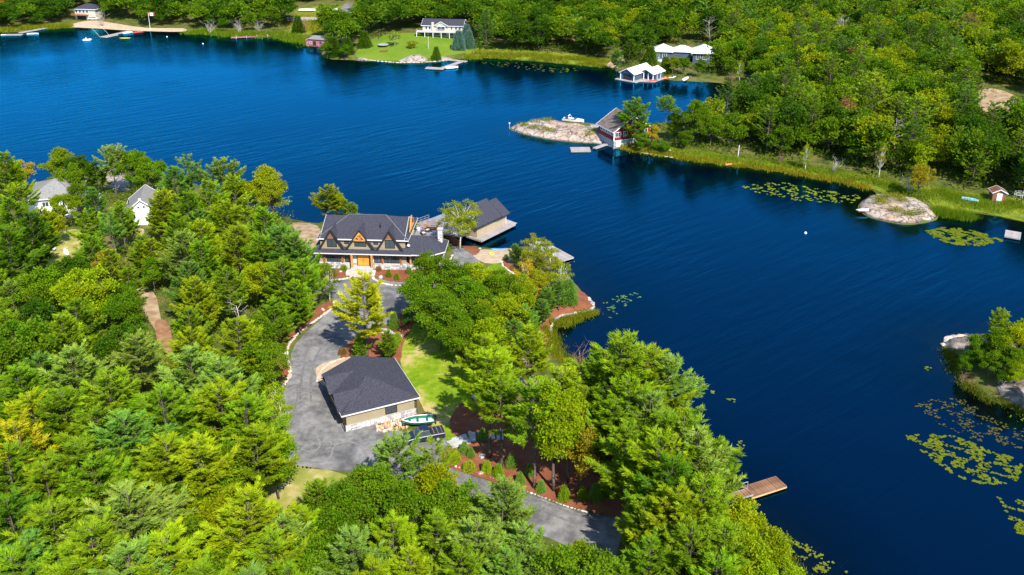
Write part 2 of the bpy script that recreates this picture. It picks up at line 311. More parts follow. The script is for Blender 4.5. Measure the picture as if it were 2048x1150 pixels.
def in_poly(x, y, P):
    c = False; j = len(P) - 1
    for i in range(len(P)):
        if (P[i][1] > y) != (P[j][1] > y) and x < (P[j][0] - P[i][0]) * (y - P[i][1]) / (P[j][1] - P[i][1]) + P[i][0]: c = not c
        j = i
    return c
SHEETS = []
def sheet(name, pix, material, lift=.03, step=1.2, dome=0, rough=0, n=3, zmin=-9, edge=.6, rsc=1.6, flat=None, kind='structure'):
    P = [Vector((v.x, v.y)) for v in (W(p.x, p.y, zmin=zmin) for p in smooth_poly([Vector(q) for q in pix], n))]
    xs = [p.x for p in P]; ys = [p.y for p in P]; pts = []; SHEETS.append([(p.x, p.y) for p in P])
    # resample boundary
    B = []
    for i, p in enumerate(P):
        q = P[(i + 1) % len(P)]; k = max(1, int((q - p).length / step))
        B += [p.lerp(q, j / k) for j in range(k)]
    gx = np.arange(min(xs), max(xs), step); gy = np.arange(min(ys), max(ys), step)
    X, Y = np.meshgrid(gx, gy); X = X + NR.uniform(-.3, .3, X.shape) * step; Y = Y + NR.uniform(-.3, .3, Y.shape) * step
    D = sdist(X.ravel(), Y.ravel(), [tuple(b) for b in B]); ok = D > step * .35
    pts = B + [Vector(p) for p in zip(X.ravel()[ok], Y.ravel()[ok])]; dd = np.concatenate([np.zeros(len(B)), D[ok]])
    vo, eo, fo, *_ = delaunay_2d_cdt(pts, [], [list(range(len(B)))], 1, 1e-5)
    vv = np.array([[v.x, v.y] for v in vo]); dv = np.maximum(sdist(vv[:, 0], vv[:, 1], [tuple(b) for b in B]), 0)
    z = np.array([max(T(a, b), zmin) for a, b in vv]) if flat is None else np.full(len(vv), flat)
    z = z + lift
    if dome or rough: z = z + .28 * np.exp(-((np.sin(vv[:, 0] * .55 + vv[:, 1] * .9) * 2.2) ** 2)) * (dv > .6) * -1
    if dome or rough:
        e = 1 - np.exp(-dv / edge); nz = vnoise(vv[:, 0], vv[:, 1], rsc * 2.3, 5) * .6 + vnoise(vv[:, 0], vv[:, 1], rsc, 8) * .4
        z = z + e * (dome + rough * (nz - .35) * 2) - (1 - e) * .25
        if rough > .55: z = z + e * .55 * np.floor(3.6 * vnoise(vv[:, 0] + vv[:, 1] * .4, vv[:, 1], 3.6, 12)) / 2
    me = bpy.data.meshes.new(name); me.from_pydata([(a[0], a[1], c) for a, c in zip(vv, z)], [], [list(f) for f in fo]); me.materials.append(material)
    for p in me.polygons: p.use_smooth = True
    bm = bmesh.new(); bm.from_mesh(me); bmesh.ops.recalc_face_normals(bm, faces=bm.faces)
    if sum(f.normal.z for f in bm.faces) < 0: bmesh.ops.reverse_faces(bm, faces=bm.faces)
    bm.to_mesh(me); bm.free()
    o = ob(name, me); tag(o, kind=kind); return o

# the property: drive, beds, lawn, beach
drive = [(636, 560), (700, 546), (745, 552), (830, 560), (905, 520), (902, 494), (925, 496), (946, 508), (962, 528), (955, 550), (905, 590), (838, 600), (806, 622), (800, 636), (770, 650), (722, 662), (690, 700), (684, 722),
  (662, 738), (664, 775), (684, 812), (718, 842), (750, 850), (800, 862), (838, 885), (880, 875), (905, 892), (898, 920), (945, 952), (1040, 980), (1120, 1012), (1190, 1030), (1250, 1040), (1236, 1100), (1216, 1190), (1120, 1190),
  (1150, 1110), (1080, 1070), (1010, 1050), (930, 985), (880, 955), (800, 962), (740, 945), (650, 940), (560, 925), (530, 860), (570, 780), (576, 745), (590, 690), (640, 640), (668, 606), (655, 590), (610, 575)]
sheet('gravel_drive', drive, M['gravel'], .05, 1.6)
sheet('lawn', [(826, 648), (870, 655), (905, 690), (935, 740), (965, 790), (955, 850), (910, 880), (880, 872), (862, 850), (838, 800), (815, 760), (800, 720), (806, 680)], M['lawn'], .04, 1.5)
sheet('mulch_bed', [(560, 660), (600, 645), (640, 612), (664, 604), (668, 612), (625, 645), (582, 680), (573, 705), (580, 735), (578, 752), (560, 760), (545, 735), (550, 690)], M['mulch'], .06, 1.2)
sheet('mulch_bed', [(745, 552), (755, 542), (820, 540), (870, 540), (870, 565), (828, 566), (775, 562)], M['mulch'], .12, 1.2)
sheet('mulch_bed', [(640, 545), (700, 538), (704, 552), (680, 556), (640, 560)], M['mulch'], .09, 1.2)
sheet('mulch_bed', [(806, 625), (822, 640), (826, 650), (806, 690), (800, 722), (770, 722), (700, 724), (680, 716), (694, 690), (725, 665), (770, 655)], M['mulch'], .08, 1.2)
sheet('mulch_bed', [(800, 842), (815, 830), (845, 828), (848, 842), (830, 850), (806, 850)], M['mulch'], .08, 1.0)
sheet('mulch_bed', [(888, 906), (908, 880), (960, 870), (1010, 878), (1080, 880), (1180, 900), (1260, 950), (1310, 985), (1310, 1012), (1240, 1034), (1180, 1024), (1120, 1008), (1050, 982), (960, 956), (900, 936), (884, 922)], M['mulch'], .10, 1.4)
sheet('mulch_bed', [(900, 840), (930, 800), (975, 800), (1010, 840), (1040, 880), (960, 872), (910, 872)], M['mulch'], .07, 1.4)
sheet('mulch_bed', [(1085, 626), (1110, 616), (1140, 604), (1160, 582), (1184, 604), (1184, 616), (1150, 626), (1112, 634), (1098, 655), (1104, 680), (1085, 690), (1080, 650)], M['mulch'], .08, 1.0)
sheet('mulch_bed', [(925, 494), (945, 493), (960, 500), (955, 508), (946, 510)], M['mulch'], .10, .8)
sheet('mulch_bed', [(1004, 522), (1018, 524), (1040, 545), (1066, 556), (1058, 566), (1030, 556)], M['mulch'], .10, .8)
sheet('sand_beach', [(946, 511), (962, 500), (985, 500), (1010, 497), (1028, 500), (1024, 520), (1004, 526), (970, 527)], M['sand'], .09, .9, zmin=.0)
sheet('sand_patch', [(631, 742), (645, 728), (690, 716), (720, 712), (735, 724), (700, 740), (655, 770), (640, 765)], M['sand'], .09, 1.0)
sheet('grass_bank', [(545, 930), (600, 932), (690, 950), (700, 985), (600, 1010), (530, 1040), (520, 980)], M['drygrass'], .05, 1.5)
sheet('grass_verge', [(955, 555), (985, 528), (1005, 530), (1025, 552), (1010, 600), (960, 640), (920, 620)], M['lawn'], .05, 1.5)
sheet('sandy_track', [(264, 582), (292, 578), (312, 592), (322, 640), (332, 665), (318, 668), (300, 645), (282, 610)], M['earth'], .05, 1.4)
sheet('needle_litter', [(312, 640), (338, 650), (345, 705), (322, 700), (312, 670)], M['litter'], .09, 1.4)
sheet('sandy_bank', [(585, 446), (635, 452), (640, 480), (628, 530), (625, 560), (600, 545), (605, 500), (596, 470)], M['earth'], .05, 1.4)
sheet('sandy_track', [(1000, 690), (1030, 695), (1060, 735), (1080, 770), (1140, 790), (1180, 790), (1170, 750), (1130, 740), (1150, 800), (1060, 800), (1020, 745)][:5] + [(1120, 800), (1040, 770)], M['earth'], .05, 1.2)
sheet('garden_grass', [(85, 478), (130, 462), (160, 462), (170, 500), (150, 525), (100, 530), (85, 505)], M['drygrass'], .06, 1.4)
sheet('sandy_track', [(262, 462), (287, 458), (284, 475), (260, 480)], M['earth'], .07, 1.2)
M['track'] = mat('dusty_tyre_track', (.15, .145, .14), (.22, .21, .195), 2, .95, 6, spec=.1); M['track2'] = mat('dark_tyre_track', (.105, .103, .105), (.175, .172, .17), 2, .95, 6, spec=.1)
def ribbon(pix, wd, m, lift=.085):
    Q = smooth_poly([Vector((p.x, p.y)) for p in (W(*q) for q in pix)], 6, closed=False); vs, fs = [], []
    for i, q in enumerate(Q):
        d = (Q[min(i + 1, len(Q) - 1)] - Q[max(i - 1, 0)]).normalized(); n_ = Vector((-d.y, d.x)) * wd / 2 * (.6 + .8 * rnd.random())
        for s in (-1, 1): p = q + n_ * s; vs.append((p.x, p.y, T(p.x, p.y) + lift))
        if i: fs.append((2 * i - 2, 2 * i - 1, 2 * i + 1, 2 * i))
    me = bpy.data.meshes.new('tyre_track'); me.from_pydata(vs, [], fs); me.materials.append(m); tag(ob('tyre_track', me), kind='structure')
for pts_, m_ in (([(600, 915), (640, 925), (662, 912), (664, 890), (650, 880)], 'track'), ([(590, 895), (625, 905), (640, 890), (630, 868)], 'track'), ([(650, 900), (690, 885), (720, 892), (735, 915)], 'track'), ([(600, 800), (606, 740), (620, 690), (660, 650), (700, 615)], 'track2'), ([(622, 805), (624, 745), (640, 700), (676, 664)], 'track2'), ([(580, 860), (592, 810), (598, 770)], 'track2'), ([(760, 565), (800, 590), (795, 620), (760, 640)], 'track2'), ([(1000, 985), (1060, 1010), (1130, 1040), (1200, 1060)], 'track2'), ([(1010, 970), (1070, 998), (1140, 1025), (1210, 1045)], 'track2')): ribbon(pts_, .32, M[m_])
# rocks by the water
M['rockd'] = mat('shaded_dark_granite', (.07, .055, .045), (.27, .22, .19), .9, .9, 14, 1.2, 2.2, c3=(.16, .13, .11), spec=.15, dist=.5, sharp=(.32, .64))  # darker brown-grey granite, the islet's shade put into its colour too
def rock(pix, label, m='rock', **k):
    o = sheet('rock_outcrop', pix, M[m], **k); return o
rock([(1020, 256), (1045, 249), (1080, 241), (1130, 246), (1180, 252), (1212, 258), (1222, 275), (1214, 289), (1180, 288), (1120, 283), (1070, 275), (1035, 266)], '', lift=.1, step=.9, dome=.85, rough=.65, edge=2.2, zmin=-.6, rsc=2.5)
rock([(1716, 418), (1726, 400), (1755, 391), (1800, 393), (1840, 400), (1866, 420), (1872, 438), (1832, 448), (1790, 447), (1745, 437)], '', lift=.1, step=.7, dome=.4, rough=.6, edge=1.5, zmin=-.6)
rock([(796, 120), (830, 108), (850, 112), (858, 122), (825, 127), (796, 126)], '', lift=.1, step=1, dome=.6, rough=.4, edge=2, zmin=-.6)
rock([(705, 122), (722, 114), (742, 119), (738, 124), (712, 124)], '', lift=.1, step=1, dome=.5, rough=.4, edge=1.5, zmin=-.6)
rock([(872, 118), (885, 112), (905, 116), (905, 122), (880, 124)], '', lift=.1, step=1, dome=.5, rough=.4, edge=1.5, zmin=-.6)
rock([(1150, 738), (1172, 745), (1186, 770), (1186, 792), (1160, 790), (1142, 765)], '', lift=.1, step=.7, dome=.3, rough=.4, edge=1, zmin=-.3)
rock([(1888, 688), (1905, 676), (1960, 670), (2048, 668), (2080, 690), (2000, 700), (1930, 700), (1900, 700)], '', 'rockd', lift=.1, step=.7, dome=.15, rough=.6, edge=1, zmin=-.4)
rock([(1990, 770), (2020, 760), (2070, 765), (2080, 830), (2030, 815), (2000, 798)], '', 'rockd', lift=.1, step=.7, dome=.05, rough=.58, edge=1, zmin=-.4)
rock([(205, 345), (235, 335), (255, 350), (262, 380), (225, 385), (212, 365)], '', lift=.1, step=1, dome=.4, rough=.4, edge=2, zmin=-.3)
# far shore
sheet('far_lawn', [(720, 96), (760, 72), (835, 66), (930, 72), (965, 80), (955, 98), (900, 112), (800, 122), (745, 120), (712, 114)], M['lawn2'], .12, 2.5)
sheet('marsh_bank', [(930, 100), (1000, 96), (1100, 104), (1180, 112), (1215, 128), (1190, 133), (1130, 127), (1060, 121), (1000, 117), (945, 114)], M['marsh'], .12, 2.5)
sheet('marsh_bank', [(1262, 292), (1330, 296), (1420, 304), (1520, 322), (1620, 335), (1740, 352), (1790, 372), (1770, 388), (1745, 379), (1700, 368), (1610, 351), (1500, 334), (1410, 324), (1300, 308)], M['marsh'], .12, 2)
sheet('meadow', [(1770, 372), (1850, 372), (1950, 388), (2060, 402), (2160, 430), (2100, 452), (1985, 430), (1925, 422), (1880, 424), (1850, 398), (1790, 390)], M['marsh'], .12, 1.6)
sheet('sand_beach', [(140, 50), (175, 42), (210, 44), (290, 56), (365, 57), (366, 64), (270, 62), (200, 58), (150, 55)], M['sand'], .15, 2.5, zmin=0)
sheet('meadow', [(575, 66), (600, 40), (590, 20), (650, 12), (700, 14), (745, 20), (740, 45), (700, 60), (650, 62), (620, 70)], M['marsh'], .12, 3)
sheet('gravel_drive', [(660, 30), (680, 20), (690, 8), (705, 8), (712, 28), (730, 40), (700, 44), (670, 36)], M['gravel'], .25, 3)
sheet('sandy_track', [(1212, 132), (1235, 115), (1250, 102), (1262, 104), (1250, 120), (1232, 138)], M['earth'], .2, 2)
sheet('road', [(1945, 236), (1965, 232), (2010, 238), (2048, 246), (2048, 256), (2000, 248), (1950, 243)], M['gravel'], .3, 2)
sheet('sand_patch', [(1950, 190), (1985, 178), (2040, 200), (2060, 240), (2000, 230), (1960, 220)], M['earth'], .25, 2)
# ---------------------------------------------------------------- vegetation prototypes
M['bark'] = mat('pine_bark', (.07, .055, .045), (.17, .135, .115), 3, .9, 5, .6, 6, spec=.1)
M['birchbark'] = mat('birch_bark', (.55, .52, .46), (.75, .72, .66), 4, .7, 4, spec=.2, c3=(.60, .57, .5))
M['deadwood'] = mat('dead_wood', (.30, .26, .23), (.46, .42, .38), 3, .9, 4, spec=.1)
M['twig'] = mat('brown_twig', (.16, .09, .06), (.26, .16, .11), 3, .9, 4, spec=.1)
M['pine_leaf'] = leaf_mat('pine_needles', .38, .014, .40)
M['leaf'] = leaf_mat('broad_leaves', .42, .016, .38)

def blades(P, D, Ln, Wd, tint, quad=False, cup=.25):
    """one narrow triangle (needles) or kite (leaves) per row"""
    n = len(P); D = D / np.linalg.norm(D, axis=1, keepdims=True)
    r = np.array([0, 0, 1.0]) + NR.normal(size=(n, 3)) * .65
    S = np.cross(D, r); S /= np.linalg.norm(S, axis=1, keepdims=True) + 1e-9
    Ln = np.asarray(Ln)[:, None]; Wd = np.asarray(Wd)[:, None]
    if quad:
        up = np.cross(S, D)
        V = np.stack([P, P + D * Ln * .5 + S * Wd * .5 + up * Wd * cup, P + D * Ln, P + D * Ln * .5 - S * Wd * .5 + up * Wd * cup], 1).reshape(-1, 3)
        F = np.arange(4 * n).reshape(n, 4); t = np.repeat(tint, 4)
    else:
        V = np.stack([P - S * Wd * .5, P + S * Wd * .5, P + D * Ln], 1).reshape(-1, 3); F = np.arange(3 * n).reshape(n, 3); t = np.repeat(tint, 3)
    return V, F, t
def curve_tube(mb, pts, r0, r1, n=5):
    pts = [Vector(p) for p in pts]; rings = []
    for i, p in enumerate(pts):
        d = (pts[min(i + 1, len(pts) - 1)] - pts[max(i - 1, 0)]); q = d.to_track_quat('Z', 'Y'); r = r0 + (r1 - r0) * i / (len(pts) - 1)
        rings.append([p + q @ Vector((math.cos(a) * r, math.sin(a) * r, 0)) for a in [2 * math.pi * k / n for k in range(n)]])
    mb.loft(rings)
def pine(H=15, seed=0, bare=.3, width=3.4, dens=1.0, sparse=0.0, bl=.56, bw=.125, nb=5, twigs=17, lean=.02, gap=.86, flat=.35):
    """white pine: whorls of upswept limbs carrying feathery plumes"""
    rn = random.Random(seed); tr = MB(); top = Vector((rn.uniform(-lean, lean) * H, rn.uniform(-lean, lean) * H, H))
    ax = lambda t: Vector((top.x * t * t + .15 * math.sin(3 * t + seed), top.y * t * t + .12 * math.sin(4 * t + seed * 2), H * t)) - Vector((.15 * math.sin(seed), .12 * math.sin(seed * 2), 0))
    curve_tube(tr, [ax(i / 8) for i in range(9)], .021 * H * .8, .02, 7)
    Ps, Ds, Ls, Ws, Ts = [], [], [], [], []
    z = bare * H
    while z < H * .985:
        t = z / H; u = (t - bare) / (1 - bare)
        prof_ = width * 1.12 * ((1 - u) ** .85) * (.62 + .6 * min(1, u * 3.2)) + .30
        k = nb if u < .85 else 4
        a0 = rn.random() * 6.28
        for b in range(k):
            if rn.random() < sparse: continue
            a = a0 + b * 6.283 / k + rn.uniform(-.35, .35); Lb = prof_ * rn.uniform(.62, 1.22)
            zz = z + rn.uniform(-.3, .3); o = ax(min(zz / H, 1)); rise = (.05 + .55 * u) * rn.uniform(.6, 1.5)
            dirh = Vector((math.cos(a), math.sin(a), 0)); pts = []
            for i in range(5):
                s = i / 4; pts.append(o + dirh * Lb * s + Vector((0, 0, Lb * (rise * s + .34 * s * s - .16 * s * (1 - s)))))
            curve_tube(tr, pts, .012 * Lb + .02, .008, 3)
            nt_ = max(3, int(twigs * (Lb / width) * dens) + 1); side = Vector((-dirh.y, dirh.x, 0))
            bt = rn.uniform(.15, .85)
            for i in range(nt_):
                s = .30 + .70 * (i + rn.random()) / nt_; fi = min(int(s * 4), 3); p = pts[fi].lerp(pts[fi + 1], s * 4 - fi)
                sg = rn.choice((-1, 1)); tl = Lb * .42 * (1.15 - s * .75) * rn.uniform(.6, 1.2)
                td = (dirh * rn.uniform(.5, 1.0) + side * sg * rn.uniform(.35, .95) + Vector((0, 0, rn.uniform(.05, .34)))).normalized()
                m = max(2, int(tl / .26 * dens))
                for j in range(m):
                    q = p + td * tl * (j + .6) / m
                    c = max(4, int(6 * dens))
                    for _ in range(c):
                        Ps.append((q.x + rn.gauss(0, .10), q.y + rn.gauss(0, .10), q.z + rn.gauss(0, .035)))
                        e = Vector((rn.gauss(0, 1), rn.gauss(0, 1), rn.gauss(0, 1) * flat)).normalized()
                        dd = td * 1.2 + e * .65 + Vector((0, 0, .34)); Ds.append(tuple(dd)); Ls.append(bl * rn.uniform(.6, 1.2)); Ws.append(bw * rn.uniform(.7, 1.3))
                        Ts.append(min(1, max(0, bt * .45 + rn.random() * .3 + .25 * (j / m) + (s - .6) * .5 + .05)))  # tint rises towards the tips, lower near the trunk
        z += gap * (1.25 - .55 * u) * rn.uniform(.75, 1.25)
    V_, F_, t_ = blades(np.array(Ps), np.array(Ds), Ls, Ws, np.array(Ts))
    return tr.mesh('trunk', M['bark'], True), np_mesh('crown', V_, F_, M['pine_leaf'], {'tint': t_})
def broad(H=12, seed=0, width=3.8, bare=.28, nclump=46, per=230, ls=.34, bark='bark', airy=.5, ey=1.0, trunks=1, cr=1.25):
    """broadleaf: leaf clumps carried on limbs, gaps between them"""
    rn = random.Random(seed); r = np.random.default_rng(seed + 100); tr = MB()
    cz = H * (bare + (1 - bare) * .52); hz = H * (1 - bare) * .5
    stems = []
    for k in range(trunks):
        dx, dy = (0, 0) if trunks == 1 else (rn.uniform(-1.3, 1.3), rn.uniform(-1.3, 1.3))
        pts = [Vector((dx * s * s * .9 + .15 * math.sin(s * 4 + seed + k) + (.12 * k), dy * s * s * .9, H * .88 * s)) for s in [i / 6 for i in range(7)]]
        pts[0].z = 0; curve_tube(tr, pts, .017 * H / trunks ** .35, .03, 6); stems.append(pts)
    C = []
    for i in range(nclump):
        u = rn.random(); th = rn.random() * 6.28; ph = math.acos(1 - 1.75 * u)      # mostly upper and side
        rad = (rn.uniform(.55, 1.0) if rn.random() < .85 else rn.uniform(.2, .6)); w_ = width * (1 + .22 * math.sin(3 * th + seed) + .15 * math.sin(5 * th + 2 * seed))
        C.append((math.cos(th) * math.sin(ph) * w_ * rad, math.sin(th) * math.sin(ph) * w_ * rad * ey, cz + math.cos(ph) * hz * rad * 1.02, rn.uniform(.65, 1.15) * cr, rn.uniform(.1, .9)))
    Ps, Ds, Ts = [], [], []
    for (x, y, z, rc, bt) in C:
        st = rn.choice(stems); kk = min(6, max(2, int((z - .20 * H) / (H * .88) * 6))); o = st[kk]
        c = Vector((x, y, z)); mid = o.lerp(c, .5) + Vector((0, 0, -.25)); curve_tube(tr, [o, mid, c], .035 + .0035 * H, .012, 3)
        n = int(per * rc * rc / cr ** 2); d = r.normal(size=(n, 3)); d /= np.linalg.norm(d, axis=1, keepdims=True); d[:, 2] = np.where(d[:, 2] < -.35, -d[:, 2], d[:, 2])
        q = r.random(n) ** airy; p = d * q[:, None] * rc; p[:, 2] *= .72
        lump = 1 + .25 * np.sin(d[:, 0] * 5 + x) * np.sin(d[:, 1] * 5 + y); p *= lump[:, None]
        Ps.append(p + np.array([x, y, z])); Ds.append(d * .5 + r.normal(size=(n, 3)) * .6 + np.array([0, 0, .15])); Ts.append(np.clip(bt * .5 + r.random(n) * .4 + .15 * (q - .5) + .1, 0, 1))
    P, D, Tt = np.concatenate(Ps), np.concatenate(Ds), np.concatenate(Ts); n = len(P)
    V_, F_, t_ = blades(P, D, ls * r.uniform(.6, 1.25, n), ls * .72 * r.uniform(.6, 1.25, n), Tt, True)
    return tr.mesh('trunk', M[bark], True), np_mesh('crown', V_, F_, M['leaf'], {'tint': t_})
def spruce(H=2.2, seed=0, width=.75, n=2600, bl=.16, bw=.05, power=.9, tiers=9, bulge=0):
    rn = random.Random(seed); r = np.random.default_rng(seed + 50); tr = MB(); tr.tube((0, 0, 0), (0, 0, H * .95), .025 * H, .01, 6)
    u = r.random(n) ** .8 * .96; u = .03 + u * .95
    u = 1 - np.sqrt(1 - u * .995) if not bulge else u
    tier = .5 + .5 * np.abs(np.sin(u * tiers * math.pi)); rad = width * (np.maximum(1 - u, 0)) ** power * (1 if not bulge else (.55 + 1.2 * u)) * (.72 + .28 * tier)
    th = r.random(n) * 6.283; rr = rad * (1 + .12 * np.sin(5 * th + seed) + .1 * np.sin(9 * th + u * 12)) * np.sqrt(r.uniform(.45, 1.05, n))
    P = np.stack([np.cos(th) * rr, np.sin(th) * rr, u * H + .02], 1)
    D = np.stack([np.cos(th), np.sin(th), r.uniform(-.15, .7, n)], 1) + r.normal(size=(n, 3)) * .45
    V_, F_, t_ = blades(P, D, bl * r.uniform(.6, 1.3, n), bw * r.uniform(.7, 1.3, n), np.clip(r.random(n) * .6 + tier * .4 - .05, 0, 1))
    return tr.mesh('trunk', M['bark'], True), np_mesh('crown', V_, F_, M['pine_leaf'], {'tint': t_})
def bare_tree(H=12, seed=0, m='deadwood', fine=1, stems=1, spread=.35):
    rn = random.Random(seed); tr = MB()
    def grow(o, d, L, r_, lv):
        pts = [o]; dd = d.copy()
        for i in range(3):
            dd = (dd + Vector((rn.gauss(0, .14), rn.gauss(0, .14), rn.gauss(.03, .08)))).normalized(); pts.append(pts[-1] + dd * L / 3)
        curve_tube(tr, pts, r_, r_ * .45, 4 if lv else 6)
        if lv < 2 + fine:
            for _ in range(3 if lv else 9):
                s = rn.uniform(.3, 1); k = min(int(s * 3), 2); p = pts[k].lerp(pts[k + 1], s * 3 - k); a = rn.random() * 6.28
                nd = (dd * rn.uniform(.25, .8) + Vector((math.cos(a), math.sin(a), rn.uniform(-.1, .5)))).normalized(); grow(p, nd, L * (spread if lv == 0 else .6) * rn.uniform(.6, 1.1), r_ * .4, lv + 1)
    for k in range(stems):
        d = Vector((rn.gauss(0, .25), rn.gauss(0, .25), 1)).normalized() if stems > 1 else Vector((0, 0, 1)); grow(Vector((0, 0, 0)), d, H * rn.uniform(.8, 1), .012 * H + .015, 0 if stems == 1 else 1)
    return tr.mesh('trunk', M[m], True), None

PROTO = {}
def proto(key, name, cat, pair, H):
    PROTO[key] = (name, cat, pair, H)
for i in range(4): proto('pine%d' % i, 'pine_tree', 'tree', pine(15, i + 1, bare=(.24, .3, .2, .34)[i], width=(4.2, 3.6, 4.7, 3.8)[i], dens=1.3, sparse=(.05, .12, .05, .22)[i]), 15)
proto('pineopen', 'pine_tree', 'tree', pine(15, 21, bare=.42, width=3.6, sparse=.38, dens=1.0, gap=.95), 15)
proto('pinehigh', 'pine_tree', 'tree', pine(15, 55, bare=.48, width=3.3, sparse=.12, dens=1.2), 15)
proto('pineflat', 'pine_tree', 'tree', pine(13, 31, bare=.56, width=4.3, sparse=.08, dens=1.2, gap=.75, lean=.05), 13)
for i in range(4): proto('oak%d' % i, 'broadleaf_tree', 'tree', broad(11, i + 5, width=(3.7, 4.3, 3.2, 4.0)[i], nclump=(52, 62, 44, 50)[i], per=260), 11)
proto('aspen', 'aspen_tree', 'tree', broad(14, 41, width=2.5, bare=.22, nclump=46, per=110, ls=.27, bark='birchbark', cr=.95, airy=.7), 14)
proto('oaktall', 'broadleaf_tree', 'tree', broad(15, 47, width=2.7, bare=.28, nclump=70, per=200, cr=1.05), 15)
proto('birch', 'birch_tree', 'tree', broad(11, 45, width=4.3, bare=.22, nclump=92, per=170, ls=.22, bark='birchbark', cr=.95, airy=.7, trunks=2), 11)
proto('birchthin', 'birch_tree', 'tree', broad(10, 49, width=3.1, bare=.12, nclump=60, per=130, ls=.24, bark='birchbark', cr=.9, airy=.8, trunks=4), 10)
proto('spruce', 'spruce_tree', 'small tree', spruce(2.2, 1, .72, 3000), 2.2)
proto('cedar', 'cedar_shrub', 'shrub', spruce(2.0, 2, .62, 2800, .13, .05, .55, 4), 2.0)
proto('globe', 'juniper_shrub', 'shrub', spruce(1.5, 3, .8, 2600, .14, .05, .45, 3), 1.5)
proto('fir', 'fir_tree', 'tree', spruce(9, 4, 2.6, 9000, .45, .12, .95, 12), 9)
proto('shrub', 'leafy_shrub', 'shrub', broad(2.6, 61, width=1.3, bare=.05, nclump=20, per=110, ls=.2, cr=.55), 2.6)
proto('shrub2', 'leafy_shrub', 'shrub', broad(3.2, 62, width=1.9, bare=.03, nclump=26, per=110, ls=.22, cr=.65), 3.2)
proto('dead', 'dead_tree', 'tree', bare_tree(11, 3), 11)
proto('brown', 'bare_shrub', 'shrub', bare_tree(3.4, 9, 'twig', 1, 7), 3.4)
proto('greybush', 'bare_shrub', 'shrub', bare_tree(3.0, 12, 'deadwood', 1, 7), 3.0)
# lighter crowns for the far shore
for i in range(3): proto('fpine%d' % i, 'pine_tree', 'tree', pine(15, i + 71, bare=.2, width=(4.0, 3.4, 4.4)[i], dens=.75, sparse=.06, bl=.66, bw=.23, twigs=9, gap=.85), 15)
for i in range(3): proto('foak%d' % i, 'broadleaf_tree', 'tree', broad(12, i + 81, width=(4.3, 4.9, 3.9)[i], bare=.12, nclump=(44, 50, 40)[i], per=95, ls=.62, cr=1.6), 12)
PAL = dict(
  py=(0.246, 0.333, 0.005), pg=(0.180, 0.293, 0.007), pd=(0.093, 0.186, 0.005), pb=(0.140, 0.266, 0.029), pyy=(0.452, 0.439, 0.008), pgrey=(0.213, 0.313, 0.040),
  og=(0.112, 0.206, 0.004), oy=(0.229, 0.295, 0.003), od=(0.054, 0.128, 0.003), oo=(0.372, 0.293, 0.016), orr=(0.479, 0.186, 0.020), ob=(0.173, 0.120, 0.040), by=(0.255, 0.286, 0.008), blue=(0.133, 0.239, 0.186), pbr=(0.266, 0.160, 0.053))
NTREE = [0]; PAL_SCALE = [1.0]
def plant(key, pos, h, color, label, group=None, rz=None, wscale=1.0, cat=None):
    name, c, (tm, cm), H = PROTO[key]; s = h / H
    jit = [1 + rnd.uniform(-.10, .10) for _ in range(3)]; cc = PAL[color] if isinstance(color, str) else color
    r = thing(name, label, cat or c, (pos[0], pos[1], pos[2] - .05), rnd.random() * 6.28 if rz is None else rz, group); r.scale = (s * wscale, s * wscale, s)
    k = rnd.uniform(.84, 1.12) * PAL_SCALE[0]
    t = ob('trunk', tm, r)
    if cm:
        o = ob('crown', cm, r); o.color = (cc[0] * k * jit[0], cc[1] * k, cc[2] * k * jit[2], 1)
    NTREE[0] += 1
    return r
# ---------------------------------------------------------------- building materials
M['shingle'] = mat('charcoal_shingles', (.024, .024, .034), (.070, .070, .088), 5.5, .95, 10, .5, 6, c3=(.045, .045, .060), spec=.1, stretch=(1, 1, 1), sharp=(.25, .75))
M['greyroof'] = mat('grey_shingles', (.17, .165, .16), (.26, .25, .24), 2.5, .9, 8, .3, 5, spec=.1)
M['redroof'] = mat('weathered_shingles', (.10, .075, .065), (.20, .15, .13), 1.5, .9, 6, .3, 5, spec=.1)
M['brownroof'] = mat('brown_shingles', (.14, .06, .035), (.24, .11, .07), 2, .9, 6, .3, 5, spec=.1)
M['metalroof'] = mat('pale_metal_roof', (.62, .66, .72), (.72, .76, .80), .5, .45, 3, spec=.4)
M['tan'] = mat('tan_siding', (.27, .225, .145), (.32, .265, .175), .8, .8, 4, spec=.2)
M['tan2'] = mat('boathouse_siding', (.33, .25, .16), (.39, .30, .195), .8, .8, 4, spec=.2)
M['white'] = mat('white_paint', (.74, .76, .78), (.82, .83, .84), .8, .6, 3, spec=.3)
M['fascia'] = mat('white_fascia', (.62, .60, .60), rough=.5)
M['cream'] = mat('cream_siding', (.44, .39, .30), (.52, .46, .36), .8, .7, 3, spec=.2)
M['black'] = mat('black_trim', (.014, .013, .015), (.028, .026, .03), 2, .6, 3, spec=.3)
M['timber'] = mat('orange_timber', (.42, .17, .035), (.62, .28, .07), 1.5, .6, 6, spec=.3, stretch=(1, 1, .3))
M['timberd'] = mat('brown_timber', (.20, .07, .03), (.33, .13, .05), 1.5, .7, 6, spec=.2)
M['door'] = mat('orange_door', (.62, .24, .025), (.75, .32, .04), 1.5, .45, 5, spec=.4, stretch=(3, 3, .4))
M['glass'] = mat('dark_glass', (.045, .06, .07), rough=.06, spec=.9)
M['red'] = mat('red_siding', (.19, .014, .014), (.25, .024, .02), 1, .7, 4, spec=.2)
M['redbrick'] = mat('faded_red_boards', (.30, .08, .10), (.42, .16, .17), 1.5, .8, 5, spec=.2)
M['block'] = mat('concrete_block', (.26, .26, .27), (.36, .36, .36), 1.2, .9, 5, spec=.1)
M['slate'] = mat('slate_blue_boards', (.05, .075, .12), (.07, .10, .15), 1, .7, 4, spec=.2)
